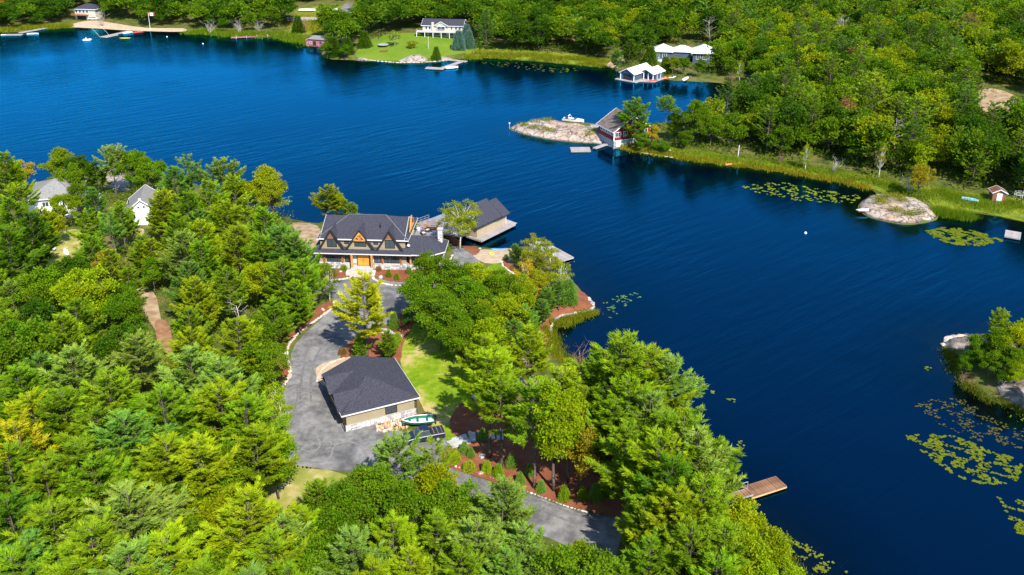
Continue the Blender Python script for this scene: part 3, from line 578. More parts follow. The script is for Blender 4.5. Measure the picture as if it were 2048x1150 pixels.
M['deck'] = mat('grey_deck_boards', (.25, .24, .27), (.36, .34, .37), 1.2, .8, 6, spec=.2, objrand=.10)
M['deckw'] = mat('weathered_deck', (.25, .22, .21), (.37, .33, .315), 1.2, .8, 6, spec=.2, objrand=.12)
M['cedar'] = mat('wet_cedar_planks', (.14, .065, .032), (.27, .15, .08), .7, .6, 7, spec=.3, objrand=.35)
M['cedarlit'] = mat('sunlit_cedar_fascia', (.55, .28, .12), (.65, .36, .17), 1, .7, 5, spec=.2)  # brighter copy of the cedar, sunlight on the dock's side put into the colour
M['alu'] = mat('aluminium', (.55, .56, .58), rough=.35, metal=.6)
M['stoneA'] = mat('pale_stone', (.42, .40, .38), (.60, .57, .54), 1.5, .9, 6, .3, 8, spec=.1, objrand=.10)
M['stoneB'] = mat('grey_stone', (.22, .22, .26), (.36, .35, .38), 1.5, .9, 6, .3, 8, spec=.1, objrand=.15)
M['stoneC'] = mat('warm_stone', (.42, .31, .23), (.58, .47, .38), 1.5, .9, 6, .4, 6, spec=.1, objrand=.12)
M['stoneD'] = mat('orange_stone', (.42, .20, .10), (.58, .33, .20), 1.5, .9, 6, .4, 6, spec=.1, objrand=.15)
M['mortar'] = mat('mortar', (.30, .285, .27), rough=.95)
M['slab'] = mat('stone_slab', (.30, .30, .30), (.44, .43, .415), 1.2, .9, 6, .2, 5, spec=.1, objrand=.08)

def window(par, x, y, z, w, h, face='y-', frame='black', cols=2, rows=1, t=.07, name='window'):
    """framed window centred at x,z on a wall; face gives the way it looks"""
    f = MB(); p = MB()
    def bx(mb, u0, u1, v0, v1, d0, d1):
        if face == 'y-': mb.b2(x + u0, x + u1, y - d1, y - d0, z + v0, z + v1)
        elif face == 'y+': mb.b2(x + u0, x + u1, y + d0, y + d1, z + v0, z + v1)
        elif face == 'x+': mb.b2(x + d0, x + d1, y + u0, y + u1, z + v0, z + v1)
        else: mb.b2(x - d1, x - d0, y + u0, y + u1, z + v0, z + v1)
    b = .09 if w > .8 else .06; d = t
    bx(f, -w/2, w/2, h/2 - b, h/2, -.02, d); bx(f, -w/2, w/2, -h/2, -h/2 + b, -.02, d)
    bx(f, -w/2, -w/2 + b, -h/2 + b, h/2 - b, -.02, d); bx(f, w/2 - b, w/2, -h/2 + b, h/2 - b, -.02, d)
    for i in range(1, cols): u = -w/2 + w * i / cols; bx(f, u - .03, u + .03, -h/2 + b, h/2 - b, -.02, d - .015)
    for j in range(1, rows): v = -h/2 + h * j / rows; bx(f, -w/2 + b, w/2 - b, v - .025, v + .025, -.02, d - .025)
    fo = f.build(name, M[frame], par); bx(p, -w/2 + b, w/2 - b, -h/2 + b, h/2 - b, -.015, .02); p.build('pane', M['glass'], fo); return fo
def gable_roof(par, x0, x1, y0, y1, z0, rise, along='x', oh=.45, m='shingle', t=.14, name='roof', trim='fascia', gable=None, ohg=None, z_eave_drop=True):
    """two sloping slabs with a ridge along x or y; returns ridge z"""
    og = oh if ohg is None else ohg
    if along == 'x': a0, a1, b0, b1 = x0 - og, x1 + og, y0, y1
    else: a0, a1, b0, b1 = y0 - og, y1 + og, x0, x1
    mid = (b0 + b1) / 2; half = (b1 - b0) / 2; sl = rise / half; be0, be1 = b0 - oh, b1 + oh; ze = z0 - sl * oh
    def q(a, b, z): return (a, b, z) if along == 'x' else (b, a, z)
    r = MB()
    r.slab([q(a0, be0, ze + t), q(a1, be0, ze + t), q(a1, mid, z0 + rise + t), q(a0, mid, z0 + rise + t)][:: 1 if along == 'x' else -1], t)
    r.slab([q(a0, mid, z0 + rise + t + .003), q(a1, mid, z0 + rise + t + .003), q(a1, be1, ze + t), q(a0, be1, ze + t)][:: 1 if along == 'x' else -1], t)
    ro = r.build(name, M[m], par)
    if trim:
        e = MB()
        for bb, s in ((be0, -1), (be1, 1)): e.beam(q(a0, bb + s * .025, ze + t * .45), q(a1, bb + s * .025, ze + t * .45), .05, .2)
        for aa, s in ((a0, -1), (a1, 1)):
            for be in (be0, be1): e.beam(q(aa + s * .028, be, ze + t * .5), q(aa + s * .028, mid, z0 + rise + t * .5), .05, .2)
        e.build('fascia', M[trim], par)
    if gable:
        for aa in ((x0, x1) if along == 'x' else (y0, y1)):
            s = 1 if aa == (x0 if along == 'x' else y0) else -1
            g = MB(); g.extr([q(aa, b0, z0 - .01), q(aa, b1, z0 - .01), q(aa, mid, z0 + rise - .02)], q(s * .12, 0, 0)); g.build('gable', M[gable], par)
    return z0 + rise
def hip_roof(par, x0, x1, y0, y1, z0, rise, oh=.5, m='shingle', t=.14, name='roof', inset=None, trim='fascia', ends=(1, 1)):
    X0, X1, Y0, Y1 = x0 - oh, x1 + oh, y0 - oh, y1 + oh; half = (Y1 - Y0) / 2; ins = half if inset is None else inset; my = (Y0 + Y1) / 2
    ra, rb = (X0 + ins * ends[0], my, z0 + rise), (X1 - ins * ends[1], my, z0 + rise)
    a, b, c, d = (X0, Y0, z0), (X1, Y0, z0), (X1, Y1, z0), (X0, Y1, z0)
    r = MB(); lo = lambda p: (p[0], p[1], p[2] - t)
    vs = [a, b, c, d, ra, rb, lo(a), lo(b), lo(c), lo(d)]
    r.add(vs, [(0, 1, 5, 4), (1, 2, 5), (2, 3, 4, 5), (3, 0, 4), (6, 7, 1, 0), (7, 8, 2, 1), (8, 9, 3, 2), (9, 6, 0, 3), (9, 8, 7, 6)])
    o = r.build(name, M[m], par)
    if trim:
        e = MB()
        for p, q_, off in ((a, b, (0, -.028)), (b, c, (.028, 0)), (c, d, (0, .028)), (d, a, (-.028, 0))):
            e.beam((p[0] + off[0], p[1] + off[1], z0 - t * .55), (q_[0] + off[0], q_[1] + off[1], z0 - t * .55), .05, .19)
        e.build('fascia', M[trim], par)
    return o
def stone_course(par, x0, x1, y, z0, z1, face='y-', rows=4, seed=0):
    """laid stones, each its own piece, proud of a mortar backing"""
    rn = random.Random(seed); h = (z1 - z0) / rows
    protos = []
    for mm in ('stoneA', 'stoneA', 'stoneB', 'stoneA'):
        for L in (.38, .55, .75):
            b = MB().box((0, 0, 0), (L - .025, .12, h - .025)); protos.append((L, b.mesh('stone', M[mm], bevel=.015)))
    for r_ in range(rows):
        u = x0
        while u < x1 - .2:
            L, me = rn.choice(protos)
            sx = 1
            if u + L > x1: sx = (x1 - u) / L; L = x1 - u
            o = ob('stone', me, par); c = u + L / 2
            if face == 'y-': o.location = (c, y - .05 - rn.uniform(0, .03), z0 + h * (r_ + .5))
            else: o.location = (y + (.05 if face == 'x+' else -.05), c, z0 + h * (r_ + .5)); o.rotation_euler = (0, 0, R(90))
            o.scale = (sx, 1, 1); u += L
def planks(par, L, Wd, z, n, m='deck', th=.05, along='y', x0=0, y0=0, gap=.015):
    """n boards side by side along x, each Wd long"""
    w = L / n; me = MB().box((0, 0, 0), (w - gap, Wd, th)).mesh('plank', M[m])
    for i in range(n):
        o = ob('plank', me, par); o.location = (x0 + w * (i + .5), y0 + Wd / 2, z + rnd.uniform(-.004, .004))
def railing(par, pts, h=1.0, m='alu', step=1.5, r=.03, rails=(1.0, .1), name='railing'):
    b = MB()
    for a, c in zip(pts, pts[1:]):
        a, c = Vector(a), Vector(c); k = max(1, round((c - a).length / step))
        for i in range(k + 1): p = a.lerp(c, i / k); b.tube(p, p + Vector((0, 0, h)), r, r, 4)
        for q in rails: b.beam(a + Vector((0, 0, h * q)), c + Vector((0, 0, h * q)), r * 1.6, r * 1.6)
    return b.build(name, M[m], par)

# ---------------------------------------------------------------- main house
HX = W(641, 535); hz = HX.z
H0 = thing('lake_house', 'large two-storey tan house with charcoal roof, three steep gable dormers and orange double door', 'house', (HX.x, HX.y, hz), R(-3.5))
w_ = MB(); w_.b2(0, 16.8, 0, 10.5, -.5, 3.9); w_.build('wall', M['tan'], H0)
u_ = MB(); u_.b2(.15, 16.55, .55, 10.5, 3.9, 6.0); u_.build('upper_wall', M['tan'], H0)
b_ = MB(); b_.b2(-.12, 16.92, -.12, 0, -.5, 1.28); b_.b2(-.12, 0, 0, 10.5, -.5, 1.28); b_.b2(16.8, 16.92, 0, 10.5, -.5, 1.28); b_.build('stone_base', M['mortar'], H0)
stone_course(H0, -.12, 6.2, -.12, .0, 1.3, seed=1); stone_course(H0, 10.6, 16.92, -.12, .0, 1.3, seed=2)
# skirt roof along the front
sk = MB(); sk.slab([(-1.25, -1.2, 3.62), (18.1, -1.2, 3.62), (17.3, .85, 4.45), (-.35, .85, 4.45)], .14); sk.slab([(-1.25, -1.2, 3.62), (-.35, .85, 4.45), (-.35, 9, 4.45), (-1.25, 9.5, 3.62)][::-1], .13); sk.build('lower_roof', M['shingle'], H0)
fs = MB(); fs.beam((-1.27, -1.23, 3.56), (18.12, -1.23, 3.56), .05, .2); fs.beam((-1.28, -1.2, 3.56), (-1.28, 9.5, 3.56), .05, .2); fs.beam((18.13, -1.2, 3.56), (18.13, -.1, 3.56), .05, .2); fs.build('fascia', M['fascia'], H0)
# main roof: a gabled body with a hipped front
gable_roof(H0, .35, 16.45, .6, 11.2, 6.1, 2.4, 'x', .45, name='roof', gable='tan', ohg=.1)
hip_roof(H0, .1, 16.8, .6, 11.2, 6.02, 2.8, oh=.5, name='hipped_roof', inset=5.2)
rc_ = MB()
for a_, b_r in (((-.4, .1, 6.06), (4.8, 5.9, 8.86)), ((17.3, .1, 6.06), (12.1, 5.9, 8.86)), ((4.8, 5.9, 8.86), (12.1, 5.9, 8.86))): rc_.beam(a_, b_r, .22, .07)
rc_.build('ridge_cap', mat('ridge_cap', (.10, .10, .115), rough=.9), H0)
tg = MB()
for sy in (3.2, 8.2): tg.beam((17.1, sy, 6.4), (17.1, 5.7, 8.9), .2, .28)
tg.beam((17.1, 3.2, 6.6), (17.1, 8.2, 6.6), .2, .26); tg.beam((17.1, 5.7, 6.6), (17.1, 5.7, 8.8), .2, .2); tg.build('gable_truss', M['timber'], H0)
for cx, wd, kind in ((2.5, 4.5, 0), (8.0, 5.2, 1), (13.7, 4.7, 0)):
    ap = 7.95; bz = 3.98; yf = -.35
    d = MB(); d.extr([(cx - wd / 2 + .1, yf + .25, bz + .12), (cx + wd / 2 - .1, yf + .25, bz + .12), (cx, yf + .25, ap - .3)], (0, .15, 0)); dm = d.build('dormer', M['tan'], H0)
    rf = MB()
    for s in (-1, 1):
        a_, b2_ = (cx + s * (wd / 2 + .15), yf + .05, bz - .05), (cx, yf + .05, ap + .1)
        back = 5.2
        rf.slab([a_, b2_, (cx, yf + back, ap + .1), (cx + s * (wd / 2 + .15), yf + .75, bz - .05)][::s], .16)
    rf.build('dormer_roof', M['shingle'], dm)
    bb = MB()
    for s in (-1, 1): bb.beam((cx + s * (wd / 2 + .2), yf, bz - .1), (cx, yf, ap + .02), .1, .38)
    bb.build('bargeboard', M['black'], dm)
    if kind:
        tr_ = MB(); zb = 6.05
        hw = (ap - zb) / (ap - bz) * wd / 2 - .15
        tr_.beam((cx - hw, yf - .08, zb), (cx + hw, yf - .08, zb), .16, .24); tr_.beam((cx, yf - .08, zb), (cx, yf - .08, ap - .4), .16, .2)
        for s in (-1, 1): tr_.beam((cx + s * hw, yf - .08, zb), (cx, yf - .08, ap - .35), .16, .24); tr_.beam((cx, yf - .08, zb + .15), (cx + s * hw * .5, yf - .08, zb + .95), .14, .16)
        tr_.build('truss', M['timber'], dm)
    else:
        tp = MB(); zb = 6.45; hw = (ap - .3 - zb) / (ap - bz) * wd / 2 - .05; tp.extr([(cx - hw, yf + .17, zb), (cx + hw, yf + .17, zb), (cx, yf + .17, ap - .5)], (0, .06, 0)); tp.build('gable_panel', M['timberd'], dm)
    window(H0, cx + .1, yf + .25, 5.35, 1.9 if kind == 0 else 2.3, 1.75 if kind == 0 else 1.3, cols=2 + kind, frame='black')
for x in (5.3, 10.95): window(H0, x, .55, 5.25, .9, .7, cols=1)
for x, w, c in ((2.75, 2.7, 4), (5.6, 1.3, 2), (11.2, 1.5, 2), (13.95, 2.9, 4)): window(H0, x, 0, 2.2, w, 1.75, cols=c)
for x in (.95, 4.5, 12.2, 15.75): p = MB(); p.b2(x - .14, x + .14, -.3, -.02, 1.25, 3.35); p.build('timber_post', M['timberd'], H0)
en = MB(); en.b2(6.35, 10.55, -.08, 0, -.3, 3.3); en.build('entry_wall', M['stoneA'], H0)
df = MB(); df.b2(7.3, 9.75, -.22, -.08, .78, 3.1); dfo = df.build('door_frame', M['black'], H0)
for x in (7.98, 9.07):
    dd = MB(); dd.b2(x - .53, x + .53, -.27, -.22, .85, 3.0)
    for zz in (1.25, 2.3): dd.b2(x - .38, x + .38, -.295, -.27, zz - .3, zz + .5)
    do = dd.build('door', M['door'], H0); MB().b2(x + (.4 if x < 8.5 else -.45), x + (.45 if x < 8.5 else -.4), -.34, -.295, 1.75, 2.15).build('handle', M['black'], do)
po = MB(); po.b2(6.3, 10.6, -2.2, -.12, -.3, .72); po.build('porch_floor', M['slab'], H0)
for x in (6.5, 10.35): p = MB(); p.b2(x - .17, x + .17, -1.2, -.86, .7, 3.45); p.build('timber_post', M['timber'], H0)
for i in range(4): s_ = MB(); s_.b2(6.4 + rnd.uniform(-.15, .15), 10.5 + rnd.uniform(-.15, .15), -2.22 - .42 * (i + 1), -2.22 - .42 * i, -.4, .56 - .17 * i); s_.build('step', M['stoneC'], H0, bevel=.02)
for x in (6.0, 10.9): s_ = MB(); s_.box((x, -2.6, .2), (.7, 1.6, .9), rz=.05); s_.build('side_stone', M['stoneA'], H0, bevel=.08)
vp = MB(); vp.tube((11.5, 2.9, 7.3), (11.5, 2.9, 8.3), .11, .11, 8); vp.build('vent_pipe', M['black'], H0)
# screened wing with chimney
wg = MB(); wg.prism([(16.95, -.1), (21.3, -.1), (23.4, 1.4), (23.4, 5.6), (21.3, 7), (16.95, 7)], -.5, 1.1); wg.build('wing_base', M['mortar'], H0)
stone_course(H0, 17.0, 21.3, -.1, .0, 1.1, seed=5)
wi = MB(); wi.prism([(17.2, .4), (21.1, .4), (22.9, 1.7), (22.9, 5.3), (21.1, 6.6), (17.2, 6.6)], 1.1, 3.5); wi.build('screen_wall', M['glass'], H0)
for x, y in ((17.6, 0), (19.3, 0), (21.2, 0), (23.1, 1.6), (23.1, 5.4)): p = MB(); p.b2(x - .15, x + .15, y - .05, y + .25, 1.1, 3.5); p.build('timber_post', M['timber'], H0)
ev = [(16.6, -1.0), (21.8, -1.0), (24.2, .9), (24.2, 6.2), (21.8, 8), (16.6, 8)]
rm = MB(); n = len(ev); vs = [(x, y, 3.6) for x, y in ev] + [(16.8, 3.5, 5.75), (20.4, 3.5, 5.75)] + [(x, y, 3.46) for x, y in ev]
rm.add(vs, [(0, 1, 7, 6), (1, 2, 7), (2, 3, 7), (3, 4, 7), (4, 5, 6, 7), tuple(range(8, 14))[::-1]] + [(8 + i, 8 + i + 1, i + 1, i) for i in range(5)]); rm.build('wing_roof', M['shingle'], H0)
fw = MB()
for i in range(5): a, b = ev[i], ev[i + 1]; fw.beam((a[0], a[1] - .03, 3.53), (b[0] + .02, b[1] - .03, 3.53), .05, .2)
fw.build('fascia', M['fascia'], H0)
ch = MB(); ch.b2(22.4, 23.3, 3.9, 5.0, 0, 6.75); cho = ch.build('chimney', M['mortar'], H0)
stc = [MB().box((0, 0, 0), (L, .1, .24)).mesh('stone', M[mm], bevel=.015) for L, mm in ((.42, 'stoneA'), (.42, 'stoneA'), (.42, 'stoneB'))]
for k in range(11):
    for j in range(2): o = ob('stone', rnd.choice(stc), cho); o.location = (22.63 + .44 * j, 3.87, 4.05 + .245 * k); o.scale = (rnd.uniform(.9, 1.02), 1, 1)
MB().b2(22.3, 23.4, 3.8, 5.1, 6.75, 6.9).build('chimney_cap', M['slab'], cho)
dh = MB(); dh.tube((17.3, .4, 4.6), (17.3, .4, 4.95), .04); dh.loft([[Vector((17.3 + math.cos(a) * r, .4 - z * .5, 5.0 + math.sin(a) * r)) for a in [i * .785 for i in range(8)]] for r, z in ((.3, .3), (.2, .1), (.05, 0))]); dh.build('satellite_dish', M['fascia'], H0)

# ---------------------------------------------------------------- garage
GA = Vector((-23.0, 108.8, 0)); GA.z = T(GA.x, GA.y)
g0 = thing('garage', 'tan garage with stone base and charcoal hipped roof beside the gravel drive', 'garage', GA, R(24.6))
MB().b2(0, 10.1, 0, 10.7, -.4, 2.75).build('wall', M['tan'], g0)
MB().b2(-.1, 10.2, -.1, 0, -.4, .88).build('stone_base', M['mortar'], g0); MB().b2(10.1, 10.2, 0, 10.7, -.4, .88).build('stone_base', M['mortar'], g0)
stone_course(g0, -.1, 10.2, -.1, -.05, .9, seed=8); stone_course(g0, 0, 10.7, 10.2, -.05, .9, 'x+', seed=9)
MB().b2(-.12, 10.22, -.24, -.06, .9, .97).build('base_sill', M['slab'], g0)
tz = MB(); [tz.b2(x - .07, x + .07, -.06, .05, .97, 2.74) for x in (.02, 10.08)]; tz.b2(0, 10.1, -.05, 0, 2.55, 2.74); tz.build('corner_trim', M['black'], g0)
window(g0, 6.55, 0, 1.82, 1.75, 1.45, cols=2, rows=2)
r = MB(); X0, X1, Y0, Y1, ze, zr = -.6, 10.75, -.36, 11.4, 2.78, 4.75; mx = 4.6
A_, B_, C_, D_ = (X0, Y0, ze), (X1, Y0, ze), (X1, Y1, ze), (X0, Y1, ze); E_, F2 = (mx, 5.3, zr), (mx, Y1, zr); lo = lambda p: (p[0], p[1], p[2] - .16)
r.add([A_, B_, C_, D_, E_, F2] + [lo(p) for p in (A_, B_, C_, D_)], [(0, 1, 4), (1, 2, 5, 4), (2, 3, 5), (3, 0, 4, 5), (6, 7, 1, 0), (7, 8, 2, 1), (8, 9, 3, 2), (9, 6, 0, 3), (9, 8, 7, 6)]); r.build('roof', M['shingle'], g0)
e = MB(); e.beam((X0, Y0 - .03, ze - .08), (X1, Y0 - .03, ze - .08), .05, .2); e.beam((X1 + .03, Y0, ze - .08), (X1 + .03, Y1, ze - .08), .05, .2); e.beam((X0 - .03, Y0, ze - .08), (X0 - .03, Y1, ze - .08), .05, .2); e.build('fascia', M['fascia'], g0)
for cy in (3.1, 8.0):
    q = MB(); hw = 2.5; zt = 4.35
    for s in (-1, 1): q.slab([(-.85, cy + s * hw, ze - .02), (-.85, cy, zt), (3.6, cy, zt), (.6, cy + s * hw, ze - .02)][::-s], .14)
    q.build('gable_roof', M['shingle'], g0)
    q = MB(); q.extr([(-.55, cy - hw + .25, ze + .03), (-.55, cy + hw - .25, ze + .03), (-.55, cy, zt - .3)], (.1, 0, 0)); q.build('gable', M['black'], g0)  # gable face painted black, its shade put into the colour
for cy in (3.1, 8.0):
    q = MB(); q.b2(-.06, 0, cy - 1.4, cy + 1.4, -.3, 2.2)
    for k in range(4): q.b2(-.09, -.06, cy - 1.35, cy + 1.35, .02 + .55 * k, .5 + .55 * k)
    q.build('garage_door', M['timberd'], g0)
dp = MB(); dp.tube((10.28, -.16, 0), (10.28, -.16, 2.7), .05); dp.tube((-.2, -.16, 0), (-.2, -.16, 2.7), .05); dp.build('downpipe', M['black'], g0)
hb = MB(); hb.box((10.3, .25, 2.1), (.14, .2, .35)); hb.build('wall_lamp', M['black'], g0)

# ---------------------------------------------------------------- boathouse, terrace and docks
BA = Vector((-1.3, 185.6, 0)); ang = R(232)
bh = thing('boathouse', 'tan boathouse with charcoal roof standing over the water behind the birch', 'boathouse', (BA.x, BA.y, 0), ang)   # local x runs back to the shore
MB().b2(0, 9.8, -7.6, 0, .85, 3.6).build('wall', M['tan2'], bh)
gable_roof(bh, 2.6, 9.8, -7.6, 0, 3.62, 2.7, 'x', .6, gable='tan2', name='roof', trim='black')
gable_roof(bh, -.1, 3.2, -6.6, 0, 3.55, 2.2, 'x', .66, gable='tan2', name='porch_roof', trim='black', ohg=.55)
for x in (3.9,): MB().b2(x - .05, x + .05, 0, .1, 2.4, 3.4).build('downpipe', M['black'], bh)
MB().b2(-.02, .12, .0, .06, .9, 3.5).build('corner_trim', M['fascia'], bh); MB().b2(.25, .5, 0, .05, 2.2, 3.2).build('shutter', M['timber'], bh)
cr_ = MB(); cr_.prism([(-2.2, -1), (-1.9, 1.25), (-1.2, 1.7), (10.4, 1.7), (10.4, -9), (-1.6, -9), (-2.2, -8)], .42, .74); cr_.build('dock_frame', M['deckw'], bh)
planks(bh, 12.2, 2.6, .775, 32, 'deckw', x0=-1.85, y0=-.95); planks(bh, 1.8, 7.6, .775, 6, 'deckw', x0=-1.85, y0=-8.7)
for x in (0, 4, 8, 12): q = MB(); [q.tube((x, y, -3), (x, y, .5), .14, .14, 6) for y in (-7, 1.2)]; q.build('pile', M['black'], bh)

tz_ = 2.15
tp = [G(*q, tz_) for q in ((829, 480), (834, 447), (858, 438), (903, 421), (940, 438), (924, 474), (888, 467), (868, 474))]
te = thing('terrace', 'raised grey board terrace between the house and the boathouse', 'terrace', (tp[0].x, tp[0].y, 0))
loc = [(p.x - tp[0].x, p.y - tp[0].y) for p in tp]
MB().prism(loc, tz_ - .3, tz_ - .06).build('terrace_frame', M['deck'], te)
xs = [p[0] for p in loc]; k = 0
for i in range(60):   # boards clipped to the outline
    x = min(xs) + (i + .5) * (max(xs) - min(xs)) / 60; ins = [y / 10 for y in range(-60, 260) if in_poly(x, y / 10, loc)]
    if len(ins) > 4: MB().b2(x - .12, x + .12, min(ins), max(ins), tz_ - .06, tz_ - .015).build('plank', M['deck'], te)
railing(te, [(*(loc[1]), tz_), (*(loc[2]), tz_)], 1.0, 'alu', 1.2, .03, (1.0, .5, .1))
rw = [W(*q) for q in ((884, 474), (900, 484), (922, 496))]; wl = MB()
for a, b in zip(rw, rw[1:]):
    n_ = 5
    for i in range(n_):
        p = a.lerp(b, (i + .5) / n_); wl.box((p.x - tp[0].x, p.y - tp[0].y, 1.15), ((b - a).length / n_ - .04, .2, 1.9), rz=math.atan2(b.y - a.y, b.x - a.x))
wl.build('retaining_boards', M['timberd'], te)
st = G(862, 457, tz_); sr = thing('stair_railing', 'brown timber railing around the opening in the terrace', 'railing', (st.x, st.y, tz_), R(-15))
MB().b2(-1.3, 1.6, -.8, 1.0, .0, .02).build('stair_opening', M['black'], sr)
for (x, y) in ((-1.3, -.8), (.1, -.8), (1.6, -.8), (-1.3, 1.0), (1.6, 1.0), (-2.6, .6)): MB().b2(x - .08, x + .08, y - .08, y + .08, 0, 1.15).build('post', M['timber'], sr)
b = MB()
for z in (.4, .75, 1.1): b.beam((-1.3, -.8, z), (1.6, -.8, z), .09, .1)
for z in (.75, 1.1): b.beam((-1.3, 1.0, z), (1.6, 1.0, z), .09, .1); b.beam((1.6, -.8, z), (1.6, 1.0, z), .09, .1)
b.build('rail', M['timberd'], sr)
M['cushion'] = mat('beige_cushion', (.5, .46, .42), rough=.9); M['wicker'] = mat('dark_wicker', (.05, .04, .035), rough=.8)
def lounge_chair(px, py, rz, label):
    p = G(px, py, tz_); c = thing('patio_chair', label, 'chair', p, rz, 'patio chairs on the terrace')
    MB().b2(-.4, .4, -.4, .4, .1, .38).build('seat', M['wicker'], c); MB().box((0, .42, .6), (.8, .12, .6), rx=-.2).build('backrest', M['wicker'], c)
    for s in (-1, 1): MB().b2(s * .44 - .05, s * .44 + .05, -.4, .4, 0, .58).build('armrest', M['wicker'], c)
    MB().b2(-.36, .36, -.38, .34, .38, .5).build('cushion', M['cushion'], c, bevel=.03)
lounge_chair(847, 469, .6, 'dark wicker patio chair on the terrace, the nearer of two by the house roof'); lounge_chair(856, 463, -.5, 'dark wicker patio chair on the terrace, the farther one beside the stair railing')
p = G(837, 461, tz_); sp_ = thing('planter', 'small white planter at the left edge of the terrace', 'planter', p)
MB().loft([[Vector((math.cos(a) * r, math.sin(a) * r, z)) for a in [i * .785 for i in range(8)]] for r, z in ((.25, 0), (.38, .5), (.4, .55))]).build('pot', M['white'], sp_)

def dock(label, p0, rz, L, Wd, z=.5, n=20, m='deckw', fr='deckw', group=None, th=.3, posts=0, name='dock', cat='dock'):
    d = thing(name, label, cat, (p0[0], p0[1], 0), rz, group)
    MB().b2(0, L, 0, Wd, z - th, z - .05).build('frame', M[fr], d)
    planks(d, L, Wd, z - .025, n, m)
    for i in range(posts):
        x = L * (i + .5) / posts
        MB().tube((x, -.12, -2), (x, -.12, z + .75), .1, .09, 8).build('post', M['fascia'], d)
    return d
dock('pale grey board dock reaching into the lake behind the birch shrubs', (12.4, 168.8), R(125), 10.5, -0 + 3.6, .5, 34)
D3 = dock('reddish cedar floating dock with wet planks at the bottom right', (30.27, 95.94), R(23.5), 5.45, 2.25, .5, 36, 'cedar', 'cedarlit')
gw = thing('gangway', 'aluminium truss gangway with board floor leading to the cedar dock', 'gangway', (30.0, 97.5, 0), R(203.5))
planks(gw, 5.2, 1.25, .62, 26, 'cedar', y0=0); MB().b2(0, 5.2, -.06, 0, .45, .66).build('side_beam', M['alu'], gw); MB().b2(0, 5.2, 1.25, 1.31, .45, .66).build('side_beam', M['alu'], gw)
b = MB(); b.beam((0, 0, 1.65), (5.2, 0, 1.65), .07, .07); b.beam((0, 0, .6), (0, 0, 1.65), .06, .06)
for i in range(4): x = i * 1.3; b.beam((x, 0, .62 if i % 2 == 0 else 1.65), (x + 1.3, 0, 1.65 if i % 2 == 0 else .62), .05, .05)
b.build('truss_rail', M['alu'], gw)
# ---------------------------------------------------------------- other buildings
def openings(par, L, items, y=0):
    for it in items: window(par, *it)
# two white houses on the left
c = W(62, 440); zt = c.z
h1 = thing('white_house', 'white house with grey hipped roof half hidden by pines on the left', 'house', (c.x, c.y, zt), R(14))
MB().b2(0, 9.5, 0, 11, -.5, 4.6).build('wall', M['white'], h1); MB().b2(1.5, 3.8, -.35, 0, -.4, 1.2).build('planter_wall', M['stoneC'], h1)
hip_roof(h1, 0, 9.5, 0, 11, 4.7, 2.6, .6, 'greyroof', inset=5.5, trim='white'); window(h1, 7.2, 0, 3.3, 1.0, 1.2, frame='white'); window(h1, 3.4, 0, 3.3, 1.4, 1.2, frame='white'); window(h1, 3.5, 0, 1.2, 1.2, 1.4, frame='white')
for x in (.4, 9.1): MB().b2(x - .1, x + .1, -.08, 0, 0, 4.5).build('corner_board', M['white'], h1)
an = MB(); an.b2(10.6, 13.5, 1, 5, -.5, 2.4); an.build('side_porch', M['white'], h1); MB().slab([(10.3, .6, 2.5), (13.9, .6, 2.5), (13.9, 5.4, 3.0), (10.3, 5.4, 3.0)], .14).build('porch_roof', M['greyroof'], h1)
c = W(254, 452)
h2 = thing('white_cottage', 'small white cottage with pale grey gable roof between the pines', 'cottage', (c.x, c.y, c.z), R(14))
MB().b2(0, 6.6, 0, 9, -.4, 3.1).build('wall', M['white'], h2); gable_roof(h2, 0, 6.6, 0, 9, 3.1, 2.6, 'y', .45, 'greyroof', gable='white', trim='white')
window(h2, 2.8, 0, 4.0, .5, .6, cols=1, frame='white'); window(h2, 3.9, 0, 4.0, .5, .6, cols=1, frame='white'); window(h2, 1.6, 0, 1.9, 1.0, 1.0, frame='white')
MB().tube((.5, 3, 3.6), (.5, 3, 4.8), .09).build('vent_pipe', M['black'], h2); MB().b2(3.3, 3.36, -.06, 0, .2, 3.6).build('downpipe', M['fascia'], h2)
dsh = MB(); dsh.loft([[Vector((3.3 + math.cos(a) * r_, .0 - z_, 5.95 + math.sin(a) * r_)) for a in [i * .785 for i in range(8)]] for r_, z_ in ((.3, .45), (.2, .35), (.05, .3))]); dsh.build('satellite_dish', M['fascia'], h2)
# far bungalow on the lawn
c = W(834, 76); fb = thing('bungalow', 'cream bungalow with charcoal roof and long raised deck above the far lawn', 'house', (c.x + 2, c.y + 5, c.z), R(-7)); fb.scale = (1, 1, .85)
MB().b2(0, 17, 0, 9, 2.7, 5.4).build('wall', M['cream'], fb); MB().b2(1.5, 17, .4, 9, -.5, 2.7).build('lower_wall', M['cream'], fb)
gable_roof(fb, 0, 17, 0, 9, 5.4, 2.2, 'x', .6, 'shingle', gable='cream', trim='white'); gable_roof(fb, 5.2, 10.8, -.6, 4, 5.4, 1.9, 'y', .4, 'shingle', gable='cream', trim='white', name='cross_roof')
MB().b2(-2.2, 15.6, -3.2, 0, 2.45, 2.7).build('deck', M['fascia'], fb); railing(fb, [(-2.2, -.1, 2.7), (-2.2, -3.15, 2.7), (15.6, -3.15, 2.7), (15.6, 0, 2.7)], .95, 'deckw', 1.2, .05, (1.0, .66, .33, .1))
for x in (-2, 1.5, 5, 8.5, 12, 15.4): MB().b2(x - .1, x + .1, -3.1, -2.9, -.4, 2.45).build('deck_post', M['white'], fb)
MB().b2(4.0, 5.0, -.8, 0, 2.7, 6.9).build('chimney', M['cream'], fb)
